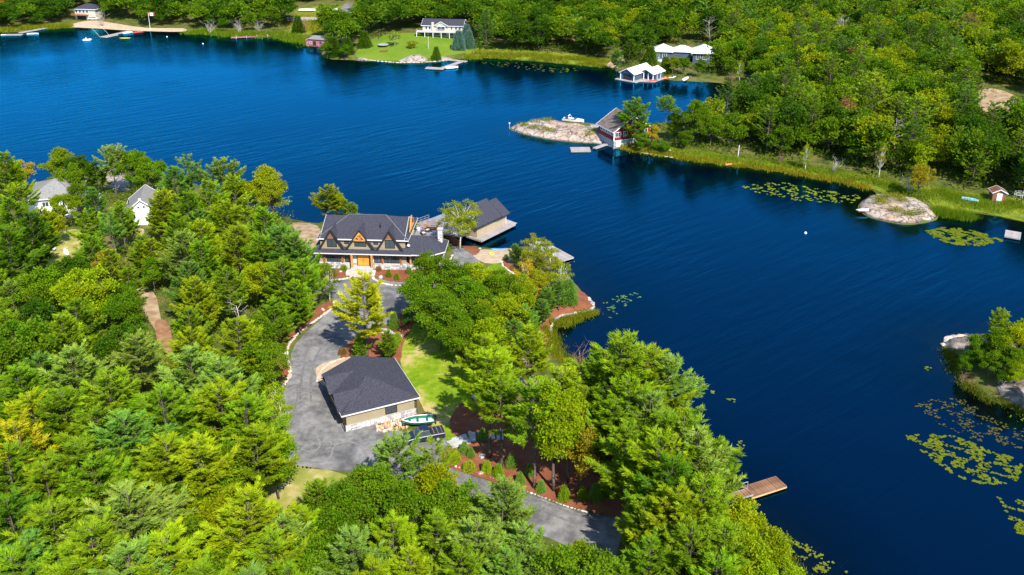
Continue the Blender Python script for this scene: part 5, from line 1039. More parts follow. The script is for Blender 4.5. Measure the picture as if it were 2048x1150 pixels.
# pile of rubble in front of the garage
p0 = W(790, 852); rp = thing('rubble_pile', 'heap of orange and pink broken stones in front of the garage', 'stone pile', p0)
for i in range(130):
    u, v = rnd.uniform(-1, 1), rnd.uniform(-1, 1)
    if u * u + v * v > 1: continue
    hgt = (1 - (u * u + v * v)) * .55; o = ob('stone', LUMPS[(rnd.choice(('stoneC', 'stoneD', 'stoneC')), rnd.randrange(3))], rp); s = rnd.uniform(.35, .7); a_ = R(20)
    x, y = u * 2.7, v * 1.25; o.location = (x * math.cos(a_) - y * math.sin(a_), x * math.sin(a_) + y * math.cos(a_), hgt + .05); o.scale = (s, s, s * .8); o.rotation_euler = (rnd.random() * 3, rnd.random() * 3, rnd.random() * 6)
# stepping stones and slab stairs
def slabs(label, pix, L, Wd, n, name='stepping_stones', rise=0):
    P = [W(*q) for q in pix]; root = thing(name, label, 'stone path', P[0])
    for i in range(n):
        t = i / (n - 1) * (len(P) - 1); k = min(int(t), len(P) - 2); p = P[k].lerp(P[k + 1], t - k); d = P[k + 1] - P[k]
        s_ = MB().box((0, 0, 0), (Wd * rnd.uniform(.85, 1.1), L * rnd.uniform(.85, 1.1), .2)).build('slab', M['slab'], root, bevel=.05)
        s_.location = (p.x - P[0].x, p.y - P[0].y, T(p.x, p.y) - P[0].z + .18 + rise * i); s_.rotation_euler = (0, 0, math.atan2(d.y, d.x) + rnd.uniform(-.15, .15))
stone_line('scattered shore rocks below the far lawn', [(742, 121), (800, 126), (862, 124), (900, 121)], 1.1, every=1.6)
stone_line('scattered shore rocks below the red cottage', [(1212, 291), (1250, 299), (1300, 309), (1350, 316)], .9, every=1.3)
stone_line('dark shore rocks on the right islet', [(1886, 690), (1898, 676), (1925, 672), (1960, 670)], 1.0, ('stoneB', 'stoneC'), every=1.0)
slabs('pale stepping stones crossing the mulch bed above the garage', [(762, 663), (775, 665), (785, 672), (800, 676)], 1.5, .62, 7)
slabs('broad grey stone slabs stepping from the drive into the pine shade', [(906, 890), (922, 884), (945, 876), (975, 873), (1000, 872)], 2.1, 1.0, 7, 'slab_steps')
# small yard things
p = W(100, 502); b = thing('propane_tank', 'white propane tank on the grass below the left white house', 'propane tank', p, R(-15)); MB().loft([[Vector((x, math.cos(a) * r_, .75 + math.sin(a) * r_)) for a in [i * .524 for i in range(12)]] for x, r_ in ((-1.4, .1), (-1.25, .4), (-.95, .52), (.95, .52), (1.25, .4), (1.4, .1))]).build('tank', M['hullwhite'], b, True); [MB().b2(x - .1, x + .1, -.4, .4, 0, .35).build('leg', M['block'], b) for x in (-.7, .7)]; MB().tube((0, 0, 1.25), (0, 0, 1.45), .2, .2, 8).build('valve_dome', M['hullwhite'], b)
p = W(133, 508); b = thing('gas_bottle', 'pair of small white cylinders right of the propane tank', 'gas bottles', p); [MB().tube((x, y, 0), (x, y, 1.0), .3, .26, 10).build('bottle', M['hullwhite'], b) for x, y in ((-.3, .2), (.35, -.3))]
p = W(1127, 775); b = thing('lidded_drum', 'dark green lidded drum on the clearing by the lake', 'drum', p); MB().tube((0, 0, 0), (0, 0, .8), .42, .42, 12).build('barrel', M['hullgreen'], b, True); MB().loft([[Vector((math.cos(a) * r_, math.sin(a) * r_, z_)) for a in [i * .524 for i in range(12)]] for r_, z_ in ((.46, .78), (.46, .86), (.3, 1.0), (.05, 1.05))]).build('lid', M['hullgreen'], b, True)
p = W(720, 956); b = thing('red_stand', 'small red stand at the lower edge of the gravel yard', 'stand', p, R(20)); [MB().beam((x, 0, 0), (x * .3, .0, .8), .07, .07).build('leg', M['redp'], b) for x in (-.5, .5)]; MB().beam((-.5, 0, .35), (.5, 0, .35), .07, .07).build('crossbar', M['redp'], b); MB().box((0, 0, .75), (.5, .25, .25)).build('top', M['redp'], b)
p = W(329, 58); b = thing('flagpole', 'white flagpole with a red and white maple leaf flag on the far shore', 'flagpole', (p.x - 6.5, p.y, p.z)); MB().tube((0, 0, 0), (0, 0, 7.5), .1, .06, 8).build('pole', M['white'], b)
fl = MB().b2(.05, .75, -.02, .02, 6.0, 7.4); fl.b2(2.05, 2.75, -.02, .02, 6.0, 7.4); f2 = fl.build('flag', M['redp'], b); MB().b2(.75, 2.05, -.02, .02, 6.0, 7.4).build('flag_centre', M['white'], f2)
lf = MB(); pts = [(0, -.45), (.06, -.2), (.38, -.25), (.3, -.1), (.5, .1), (.36, .14), (.36, .3), (.18, .18), (.12, .5), (0, .6)]
poly = [(1.4 + x, -.03, 6.7 + z) for x, z in pts] + [(1.4 - x, -.03, 6.7 + z) for x, z in pts[-2:0:-1]]; lf.extr(poly, (0, .06, 0)); lf.build('maple_leaf', M['redp'], f2)
p = W(857, 98); b = thing('lamp_pole', 'thin pale lamp pole on the far lawn', 'lamp post', p); MB().tube((0, 0, 0), (0, 0, 4.6), .08, .06, 6).build('pole', M['fascia'], b); MB().tube((0, 0, 4.6), (0, 0, 4.9), .22, .15, 8).build('lamp_head', M['fascia'], b)
p = W(767, 93); b = thing('trampoline', 'grey trampoline on the far lawn', 'trampoline', p); MB().tube((0, 0, .8), (0, 0, .88), 2.3, 2.3, 20).build('mat', M['stoneB'], b); [MB().tube((2.1 * math.cos(a), 2.1 * math.sin(a), 0), (2.1 * math.cos(a), 2.1 * math.sin(a), .8), .06).build('leg', M['black'], b) for a in (0, 1.26, 2.5, 3.77, 5.03)]
p = W(768, 104); b = thing('picnic_table', 'dark picnic table on the far lawn below the trampoline', 'table', p, R(5)); MB().b2(-1.6, 1.6, -.4, .4, .7, .78).build('tabletop', M['timberd'], b); [MB().b2(-1.6, 1.6, y - .15, y + .15, .42, .48).build('bench', M['timberd'], b) for y in (-.8, .8)]; [MB().b2(x - .06, x + .06, -.9, .9, 0, .42).build('leg', M['timberd'], b) for x in (-1.2, 1.2)]
p = W(1944, 172); b = thing('utility_pole', 'grey utility pole with white transformer in the right hand woods', 'utility pole', p); MB().tube((0, 0, 0), (0, 0, 9.0), .16, .11, 8).build('pole', M['deadwood'], b); MB().tube((-.35, 0, 6.2), (-.35, 0, 7.2), .28, .28, 10).build('transformer', M['fascia'], b); MB().b2(-.9, .9, -.06, .06, 8.3, 8.45).build('crossarm', M['deadwood'], b)
for px, py, h_, lb in ((1476, 310, 3.0, 'short white post in the marsh grass of the right shore'), (1706, 20, 7, 'pale leaning pole deep in the right hand woods'), (1650, 204, 5, 'pale pole with red top among the right hand trees')):
    p = W(px, py + 3); b = thing('marker_post', lb, 'post', p, 0); MB().tube((0, 0, 0), (.1, 0, h_), .13, .1, 6).build('pole', M['fascia'], b); MB().tube((.1, 0, h_), (.1, 0, h_ + .1), .14, .12, 6).build('cap', M['redp' if 'red' in lb else 'fascia'], b)
for x0, x1, y0, lb in ((598, 632, 24, 'long white stored boat hull left of the lone fir on the far hillside'), (640, 678, 23, 'long white stored boat hull right of the lone fir on the far hillside')):
    a, c = W(x0, y0), W(x1, y0); boat('stored_boat', lb, 'boat', ((a.x + c.x) / 2, a.y, a.z + .3), R(2), (c.x - a.x), 2.4, 1.1, 'hullwhite', 'fascia', False)
a = W(574, 42); b = thing('concrete_wall', 'pale concrete retaining wall on the far hillside', 'wall', a, R(1)); MB().b2(0, 14, 0, .4, -.5, 1.6).build('wall_face', M['block'], b); MB().b2(-.1, 14.1, -.1, .5, 1.6, 1.75).build('coping', M['slab'], b)
# ---------------------------------------------------------------- planting: trees one can tell apart
SPEC = []      # (key, colour, pos, height, wscale, labelled by hand or None, group)
def px_of(p):
    d = Vector(p) - Vector((0, 0, CAM_H)); zc = d.y * _cp - d.z * _sp
    return 1024 + FPX * d.x / zc, PCY + FPX * (-d.y * _sp - d.z * _cp) / zc
def top(key, col, px, py, h, ws=1.0, lab=None): SPEC.append([key, col, W(px, py, h), h, ws, lab])
def base(key, col, px, py, h, ws=1.0, lab=None): SPEC.append([key, col, W(px, py), h, ws, lab])
# shore of the left peninsula
for a in (('oak1', 'oo', 28, 322, 8.5), ('pine0', 'pg', 2, 305, 13), ('oak2', 'oy', 112, 298, 11, .85), ('oak0', 'od', 155, 318, 9.5), ('oak3', 'og', 135, 335, 9), ('pineflat', 'pgrey', 219, 296, 12.5, .75), ('pine1', 'pd', 188, 322, 9),
          ('oak1', 'og', 262, 303, 11), ('oak3', 'og', 298, 320, 10), ('pineopen', 'pb', 367, 310, 13), ('pineopen', 'pb', 395, 326, 12), ('pineflat', 'pgrey', 441, 323, 12.5), ('pine0', 'pb', 343, 333, 12), ('oak2', 'by', 524, 334, 12.5, .85),
          ('oak3', 'by', 541, 356, 11, .8), ('oak0', 'og', 485, 365, 9), ('pine1', 'py', 465, 350, 12), ('pine2', 'py', 322, 380, 12), ('pine0', 'pg', 370, 385, 12.5), ('pine3', 'pg', 412, 362, 13), ('pine2', 'py', 450, 400, 12.5),
          ('pineopen', 'py', 500, 392, 13), ('pine1', 'pg', 522, 415, 12.5), ('pine2', 'pb', 557, 452, 13.5, 1.1), ('pine0', 'pb', 590, 468, 12.5), ('pine3', 'pg', 607, 520, 11.5), ('oak3', 'oy', 119, 388, 8.5, .8), ('pine2', 'py', 78, 415, 9), ('oak1', 'oy', 98, 428, 7), ('pine3', 'pg', 238, 412, 10), ('pine0', 'py', 316, 398, 10), ('oak2', 'og', 150, 372, 8), ('pine1', 'py', 262, 440, 6), ('pineflat', 'py', 36, 374, 10),
          ('pine1', 'pg', 12, 395, 13), ('pine0', 'pd', 52, 425, 14.5), ('pine3', 'pd', 5, 455, 16), ('pine0', 'pb', 185, 375, 8), ('pine0', 'pg', 285, 470, 9.5), ('pine3', 'py', 215, 500, 9), ('pine1', 'pg', 255, 535, 9), ('oak2', 'og', 300, 520, 7), ('pine2', 'pg', 180, 470, 9), ('oak1', 'og', 235, 570, 8), ('pine1', 'pg', 172, 420, 11.5), ('pineopen', 'pb', 221, 425, 12.5), ('pine2', 'pg', 240, 402, 7),
          ('pine3', 'pg', 350, 428, 12.5), ('pine0', 'py', 400, 440, 12.5), ('pine2', 'py', 470, 450, 12.5), ('pine1', 'pg', 520, 470, 12.5), ('pine3', 'py', 300, 480, 9), ('oak0', 'oo', 208, 505, 6.5, .8),
          ('pine2', 'pg', 560, 520, 12), ('pine0', 'pg', 590, 560, 10)): top(*a)
# foreground left wood: the large crowns
for a in (('pine0', 'pgrey', 139, 700, 13.5), ('pine1', 'pgrey', 268, 668, 13.5), ('pine2', 'pg', 210, 745, 15), ('pine2', 'pg', 316, 780, 14.5), ('pine0', 'pgrey', 445, 722, 14), ('pine2', 'py', 440, 770, 14), ('pine1', 'pb', 72, 712, 12), ('pine0', 'pg', 26, 738, 13),
          ('pineopen', 'pyy', 40, 842, 14.5), ('pine0', 'pg', 145, 885, 15), ('pine2', 'py', 335, 880, 14), ('pine3', 'py', 400, 884, 14), ('pine2', 'pgrey', 258, 978, 15.5, 1.1), ('pine0', 'py', 495, 990, 14.5, 1.05), ('pine1', 'pg', 177, 925, 14),
          ('pine2', 'pg', 105, 1010, 14), ('pine3', 'pd', 18, 1000, 14), ('pine0', 'pg', 182, 1060, 15), ('oak1', 'oy', 405, 1005, 10), ('oak0', 'og', 370, 1060, 10), ('oak2', 'og', 470, 890, 9.5), ('oak3', 'og', 420, 960, 9), ('pine1', 'pb', 60, 1080, 13),
          ('pine2', 'py', 330, 1075, 14), ('pine3', 'pgrey', 250, 1100, 14), ('oak3', 'og', 440, 1110, 9), ('pine3', 'pg', 545, 1075, 12), ('pine0', 'pg', 120, 780, 14), ('pine1', 'py', 60, 790, 13), ('pine3', 'pgrey', 380, 700, 13), ('pine0', 'pg', 490, 800, 13),
          ('pine2', 'pb', 250, 830, 14.5), ('pine1', 'pg', 185, 820, 14), ('pine0', 'py', 505, 855, 12), ('oak1', 'od', 340, 985, 9.5), ('pine1', 'pg', 90, 930, 13), ('pine0', 'pg', 10, 900, 13), ('pine2', 'pg', 20, 1110, 13), ('pine3', 'py', 140, 1130, 13), ('pine0', 'pg', 400, 1140, 12), ('pine1', 'pgrey', 500, 1140, 11),
          ('aspen', 'oy', 545, 772, 10), ('aspen', 'oy', 560, 800, 8.5, .9), ('oak2', 'og', 545, 882, 8.5), ('oak3', 'og', 530, 690, 9), ('pine3', 'py', 470, 640, 12), ('oak0', 'og', 520, 640, 9), ('pine0', 'pg', 548, 600, 9), ('pine2', 'pb', 590, 590, 6), ('pine1', 'pb', 560, 615, 6)): top(*(a if len(a) > 5 or a[0][0] != 'p' else a + (1.14,)))
# bottom middle
for a in (('pineflat', 'pgrey', 792, 884, 10, .85), ('pineopen', 'py', 866, 885, 10.5), ('oak0', 'og', 742, 950, 9), ('oak1', 'og', 690, 975, 9.5), ('oak2', 'oy', 862, 930, 8.5), ('oak3', 'og', 905, 978, 8.5), ('pine0', 'pgrey', 1003, 962, 11.5), ('pine2', 'pgrey', 955, 1040, 12), ('pine0', 'pg', 632, 962, 9),
          ('pine3', 'py', 600, 1020, 10), ('oak2', 'og', 820, 972, 9.5), ('pine2', 'pgrey', 1045, 1050, 10), ('pine1', 'pg', 870, 1030, 11), ('pine3', 'py', 780, 1040, 11), ('pine0', 'pgrey', 700, 1060, 12), ('oak0', 'og', 620, 1085, 9), ('pine1', 'pgrey', 560, 1035, 11), ('pine3', 'pb', 1010, 1100, 10),
          ('pine2', 'pg', 920, 1095, 11), ('pine0', 'py', 820, 1105, 11), ('oak3', 'oy', 1160, 1095, 5), ('pine1', 'pgrey', 1075, 1120, 8), ('pine3', 'py', 740, 1125, 11), ('oak1', 'og', 670, 1030, 9), ('pine0', 'pg', 580, 1130, 10)): top(*a)
# lake shore on the right, big pines
for a in (('pine2', 'pg', 1240, 672, 17, 1.15), ('pine0', 'pg', 1205, 705, 14.5), ('pine0', 'pgrey', 1335, 712, 15), ('pine2', 'py', 1295, 700, 15.5), ('pine0', 'pg', 1262, 755, 15), ('pine2', 'pg', 1365, 832, 15.5, 1.1), ('pine0', 'pgrey', 1402, 862, 15), ('pine1', 'pg', 1436, 885, 11.5),
          ('pine2', 'py', 1318, 870, 15), ('pine3', 'pg', 1262, 855, 13.5), ('pine0', 'py', 1350, 985, 13, 1.1), ('pine2', 'pg', 1405, 955, 14), ('pine3', 'pg', 1290, 1005, 10.5), ('pine2', 'pg', 1388, 1055, 13), ('pine0', 'pg', 1305, 1085, 11.5), ('oak0', 'oy', 1486, 1015, 8.5), ('oak1', 'oy', 1500, 1065, 9),
          ('oak2', 'oy', 1535, 1085, 7.5), ('pine1', 'pg', 1447, 1050, 12), ('oak3', 'oy', 1560, 1125, 7.5), ('pine2', 'pg', 1432, 1110, 12), ('pine3', 'pg', 1245, 1125, 9), ('pine3', 'pgrey', 1300, 790, 14), ('pine1', 'pg', 1225, 800, 13), ('pine0', 'pd', 1340, 920, 14)): top(*a)
for a in (('pinehigh', 'py', 979, 916, 15.5), ('pinehigh', 'pg', 1003, 938, 13.5), ('pinehigh', 'pg', 1068, 976, 15), ('oaktall', 'oy', 1107, 982, 14.5), ('oaktall', 'oy', 1136, 966, 12.5), ('oak3', 'oo', 1163, 978, 10, .75), ('pine3', 'pg', 1215, 965, 12), ('oak1', 'orr', 1188, 950, 8, .7), ('pinehigh', 'py', 1120, 905, 12.5),
          ('pyel', 'pyy', 735, 720, 15)): base(*(('pine3',) + a[1:] if a[0] == 'pyel' else a))
# middle grove between drive and lake
for a in (('oak1', 'og', 860, 512, 9.5), ('oak0', 'og', 905, 528, 10), ('oak3', 'og', 838, 556, 9.5), ('oak2', 'oy', 962, 532, 9.5), ('oak1', 'og', 1003, 548, 9.5), ('oak0', 'og', 932, 566, 10), ('oak3', 'og', 878, 588, 10), ('oak1', 'oy', 1012, 592, 9), ('oak2', 'og', 952, 618, 9), ('oak0', 'og', 905, 625, 9),
          ('oak3', 'oy', 1038, 560, 8), ('pine1', 'pb', 1052, 612, 8), ('pine3', 'py', 962, 672, 11.5), ('pine3', 'py', 990, 695, 11), ('pine0', 'py', 1062, 655, 10.5), ('oak2', 'oy', 985, 640, 9), ('pine1', 'pb', 1025, 640, 8), ('oak1', 'og', 930, 640, 8), ('pine2', 'pb', 1062, 575, 5), ('pine0', 'pb', 1085, 598, 5), ('oak3', 'by', 1080, 545, 6), ('oak1', 'oo', 1058, 565, 5), ('birchthin', 'by', 1122, 520, 6.5), ('birchthin', 'by', 1088, 478, 8), ('pine1', 'pb', 1060, 620, 6.5),
          ('birchthin', 'by', 1070, 468, 8.5), ('birchthin', 'by', 1100, 500, 7.5), ('birchthin', 'oo', 1052, 520, 7), ('pine0', 'pb', 1030, 487, 4.5), ('fir', 'pb', 1138, 545, 6, 1.1), ('pine1', 'pb', 1118, 560, 6), ('pine2', 'pb', 1095, 575, 6),
          ('pine0', 'pg', 824, 438, 3.5), ('pine2', 'by', 655, 369, 8.5, 1.25), ('oak1', 'oy', 672, 385, 6, .9), ('pine2', 'pg', 704, 404, 4.5), ('pine1', 'pg', 690, 400, 4.5)): top(*a)
for a in (('birch', 'by', 922, 500, 10.5), ('birchthin', 'og', 660, 604, 7.2, .8), ('oak3', 'oy', 648, 560, 3.5), ('fir', 'pb', 789, 657, 4.2, .8), ('fir', 'pb', 814, 645, 3.2, .9), ('pine0', 'pg', 780, 722, 5.5), ('pine2', 'pg', 722, 722, 4.5)): base(*a)
# right isle
for a in (('pine2', 'py', 2003, 618, 6), ('oak0', 'og', 2000, 662, 6.5), ('oak1', 'oy', 2045, 655, 7), ('oak2', 'og', 1960, 672, 5.2), ('pine3', 'pg', 2052, 640, 6), ('oak3', 'od', 1950, 700, 3.8), ('oak1', 'og', 1985, 705, 4.5), ('oak2', 'oy', 2035, 728, 4.5), ('oak0', 'og', 1935, 715, 3.2), ('oak1', 'od', 2010, 740, 3.0), ('oak0', 'og', 2030, 700, 5.5), ('oak1', 'og', 2110, 680, 7), ('pine2', 'pg', 2180, 660, 10), ('oak2', 'og', 2230, 690, 8), ('pine0', 'py', 2130, 740, 9), ('oak3', 'og', 2200, 760, 8)): top(*a)
# rocky point and bay
for a in (('pine2', 'pg', 1270, 290, 13.5, 1.1), ('pineflat', 'pg', 1330, 258, 9.5, .85), ('oak2', 'oo', 1302, 298, 6.5), ('oak3', 'og', 1283, 305, 5.5), ('oak0', 'og', 1386, 292, 12), ('oak1', 'og', 1420, 296, 9.5), ('oak3', 'og', 1370, 300, 5.5), ('shrub2', 'og', 1330, 306, 3), ('oak2', 'og', 1350, 285, 8), ('shrub2', 'og', 1318, 303, 3.4),
          ('dead', 'og', 1788, 322, 12.5), ('aspen', 'by', 1757, 358, 9, .7), ('birchthin', 'by', 1610, 340, 7, .7), ('fir', 'blue', 918, 100, 10.5), ('fir', 'blue', 938, 97, 10), ('fir', 'blue', 934, 84, 10), ('fir', 'pd', 873, 120, 7), ('shrub2', 'by', 823, 97, 3.2, 1.2), ('birch', 'oy', 790, 93, 6.5),
          ('fir', 'od', 597, 66, 10, 1.1), ('oak1', 'orr', 8, 40, 9.5), ('fir', 'od', 668, 112, 10, 1.2), ('fir', 'od', 695, 108, 9, 1.2), ('oak3', 'og', 655, 118, 6.5), ('oak2', 'og', 690, 120, 6), ('fir', 'pd', 730, 95, 9, 1.2), ('dead', 'og', 702, 50, 10), ('dead', 'og', 1420, 92, 13), ('dead', 'og', 1690, 88, 12), ('dead', 'og', 1668, 85, 11),
          ('oak0', 'pbr', 1672, 108, 9, .8), ('birchthin', 'oy', 1478, 165, 8, .7), ('oak1', 'oo', 1835, 395, 8, .8), ('fir', 'pd', 1300, 128, 9, 1.2), ('oak0', 'oy', 1345, 150, 6.5), ('oak1', 'og', 1366, 150, 6.5), ('fir', 'og', 1330, 146, 8, 1.1), ('oak2', 'og', 1396, 155, 6.5), ('pine1', 'pb', 1232, 146, 9), ('pine0', 'pd', 1258, 133, 10)): base(*a)
# small planted conifers and shrubs
for i, (k, c, px, py, h) in enumerate((('spruce', 'py', 909, 924, 2.7), ('spruce', 'pb', 929, 906, 2.3), ('spruce', 'pb', 942, 914, 1.9), ('globe', 'py', 938, 941, 1.7), ('cedar', 'py', 973, 945, 2.3), ('spruce', 'pg', 997, 952, 2.4), ('spruce', 'pb', 1022, 934, 2.6), ('spruce', 'pb', 1040, 967, 2.2), ('spruce', 'pb', 1082, 983, 2.2), ('spruce', 'pg', 1128, 999, 2.7), ('cedar', 'pg', 1165, 998, 2.3),
      ('spruce', 'pb', 1190, 998, 2.9), ('cedar', 'pd', 1208, 992, 3.0), ('spruce', 'pb', 1060, 950, 2.2), ('spruce', 'pg', 778, 554, 2.1), ('spruce', 'pg', 794, 560, 1.9), ('globe', 'pbr', 757, 542, 1.3), ('globe', 'py', 688, 541, 1.5), ('globe', 'py', 640, 548, 1.8), ('cedar', 'pb', 818, 548, 2.0), ('globe', 'pg', 830, 556, 1.7),
      ('spruce', 'pb', 774, 713, 2.5), ('spruce', 'pg', 781, 703, 2.2), ('spruce', 'pb', 789, 692, 2.3), ('spruce', 'py', 797, 682, 2.1), ('globe', 'pbr', 685, 708, 1.4), ('globe', 'pg', 712, 716, 1.5), ('cedar', 'pb', 1012, 520, 1.6), ('globe', 'pbr', 1026, 542, 1.1), ('spruce', 'pb', 1098, 612, 2.2), ('spruce', 'pb', 1112, 606, 2.5), ('spruce', 'pb', 965, 880, 2.4), ('globe', 'pg', 893, 500, 1.4), ('spruce', 'pb', 884, 492, 2.0))): base(k, c, px, py, h)
for a in (('brown', 'og', 1160, 745, 4.2), ('greybush', 'og', 870, 600, 3), ('brown', 'og', 1925, 770, 2), ('greybush', 'og', 2000, 790, 2.2), ('greybush', 'og', 1665, 345, 3.4), ('greybush', 'og', 1820, 388, 4.5), ('brown', 'og', 1560, 330, 3), ('greybush', 'og', 420, 70, 5.5), ('greybush', 'og', 480, 68, 5.5), ('greybush', 'og', 520, 66, 5), ('brown', 'og', 1462, 170, 4), ('brown', 'og', 1500, 178, 4), ('greybush', 'og', 205, 52, 5), ('brown', 'og', 210, 560, 6), ('brown', 'og', 610, 66, 6), ('dead', 'og', 490, 700, 9)): base(*a)

# gap filling in the near woods: jittered rows where the photograph shows closed canopy
KEEP = [(62, 374, 104, 418), (254, 390, 306, 445), (92, 485, 145, 520), (274, 590, 322, 660), (256, 455, 292, 482), (205, 340, 260, 385), (590, 440, 640, 560), (556, 640, 1000, 948), (630, 420, 1000, 660), (545, 925, 680, 985), (1040, 600, 1200, 640), (1025, 700, 1050, 735), (1100, 745, 1150, 785)]
def covers(px, ty, by, hw):
    return any(px + hw > a and px - hw < c and ty < d and by - (by - ty) * .25 > b for a, b, c, d in KEEP)
for ty in range(432, 1150, 30):
    for cx in range(-40, 640, 48):
        px = cx + rnd.uniform(-20, 20); py = ty + rnd.uniform(-14, 14); h = rnd.uniform(8, 12.5); p = W(px, py, h); bx, by = px_of(p)
        if sdist(np.array([p.x]), np.array([p.y]), nearP)[0] < 2: continue
        if covers(px, py, by, 24 + (ty - 470) * .02) or px > (600 if ty < 560 else 540): continue
        if any((q[2] - p).length < (4.3 if ty < 640 else 5.8) for q in SPEC): continue
        if ty >= 640: h += 1.5
        k = rnd.choice(('pine0', 'pine1', 'pine2', 'pine3', 'pine0', 'oak0', 'oak2', 'oak3')); SPEC.append([k, rnd.choice(('pg', 'pg', 'py', 'pgrey', 'pb') if k[0] == 'p' else ('og', 'og', 'oy', 'od')), p, h, 1, None])
for _ in range(500):    # right shore and bottom middle
    px, py = rnd.choice(((rnd.uniform(1205, 1480), rnd.uniform(860, 1150)), (rnd.uniform(560, 1100), rnd.uniform(1080, 1300)), (rnd.uniform(1150, 1600), rnd.uniform(1080, 1300)))); p = W(px, py)
    if sdist(np.array([p.x]), np.array([p.y]), nearP)[0] < 1.5 or any((q[2] - p).length < 4.2 for q in SPEC): continue
    h = rnd.uniform(7, 10.5); tx, ty = px_of(p + Vector((0, 0, h)))
    if covers(tx, ty, py, 20) or (1050 < tx < 1270 and 1000 < (ty + py) / 2 < 1110) or (880 < tx < 1230 and 860 < py < 1030) or (1000 < px < 1200 and py > 1000 and px < 1250 and ty < 1090 and px > 1040): continue
    if (px < 1100 and py < 800 and ty < 600) or (tx > 1440 and ty < 1080): continue
    k = rnd.choice(('pine0', 'pine2', 'pine3', 'oak0', 'oak3')); SPEC.append([k, rnd.choice(('pg', 'py', 'pgrey') if k[0] == 'p' else ('og', 'oy')), p, h, 1, None])
NEAR_N = len(SPEC)

# ---------------------------------------------------------------- the woods of the far shore
OPENP = [[tuple(W(*q).xy) for q in poly] for poly in (
  [(700, 130), (720, 92), (760, 70), (830, 62), (945, 62), (965, 80), (950, 100), (900, 125)], [(136, 60), (138, 20), (190, 18), (215, 40), (290, 54), (370, 56), (366, 66), (200, 60)],
  [(540, 80), (575, 62), (585, 14), (650, 2), (720, 4), (735, 50), (700, 62), (655, 70), (620, 90)], [(1690, 460), (1690, 365), (1720, 345), (1800, 350), (1860, 372), (1960, 388), (2070, 402), (2160, 430), (2048, 470), (1880, 450)],
  [(1940, 170), (1990, 165), (2060, 190), (2070, 290), (2000, 290), (1935, 275)], [(1205, 140), (1225, 118), (1250, 98), (1270, 100), (1250, 130), (1330, 128), (1330, 165), (1240, 165)], [(1285, 140), (1290, 100), (1320, 94), (1435, 96), (1435, 140), (1340, 142)],
  [(1010, 300), (1010, 235), (1290, 225), (1445, 215), (1445, 262), (1400, 272), (1310, 275), (1290, 310)], [(1180, 305), (1290, 300), (1420, 300), (1520, 318), (1620, 332), (1740, 350), (1740, 395), (1400, 340)], [(925, 120), (930, 100), (1100, 103), (1180, 112), (1220, 130), (1200, 150)], [(1590, 235), (1595, 205), (1650, 205), (1650, 235)])]
cand = []
r6 = random.Random(5)
for j in range(0, 90):
    for i in range(-85, 90):
        x = i * 7.0 + (j % 2) * 3.5 + r6.uniform(-2.4, 2.4); y = 195 + j * 6.0 + r6.uniform(-2.2, 2.2)
        cand.append((x, y))
ca = np.array(cand); dfar = sdist(ca[:, 0], ca[:, 1], farP)
far = []
for (x, y), d in zip(cand, dfar):
    if d < 3.5: continue
    p = Vector((x, y, T(x, y))); px, py = px_of(p); h = r6.uniform(9, 16.5) * (.75 if d < 9 else 1)
    tx, ty = px_of(p + Vector((0, 0, h)))
    if px < -260 or px > 2320 or py < -60 or ty > 560: continue
    if any(in_poly(x, y, P) for P in OPENP) or any((q[2] - p).length < 5 for q in SPEC if q[2].y > 190): continue
    east = px > 1150; pine_p = .52 if px > 1350 else (.25 if px > 900 else .12)
    if r6.random() < pine_p: k = 'fpine%d' % r6.randrange(3); c = r6.choice(('pg', 'pd', 'pd', 'pb', 'pg', 'py' if px > 1300 else 'pd'))
    else: k = 'foak%d' % r6.randrange(3); c = r6.choice(('og', 'od', 'og', 'od', 'oy' if px > 1100 else 'od')); h *= .85
    if r6.random() < .004: c = 'pbr'
    far.append([k, c, p, h, r6.uniform(.9, 1.15), px, py, ty])
far.sort(key=lambda s: -scale_at(s[2]) * s[3])
ind, rest, cn = [], [], {'p': sum(1 for s in SPEC if s[0].startswith('pine')), 'o': sum(1 for s in SPEC if s[0].startswith('oak'))}
for s in far:
    kk = 'p' if 'pine' in s[0] else 'o'
    if cn[kk] < 297: cn[kk] += 1; ind.append(s)
    else: rest.append(s)
print('TREES near', NEAR_N, 'far individual', len(ind), 'far stuff', len(rest), cn)

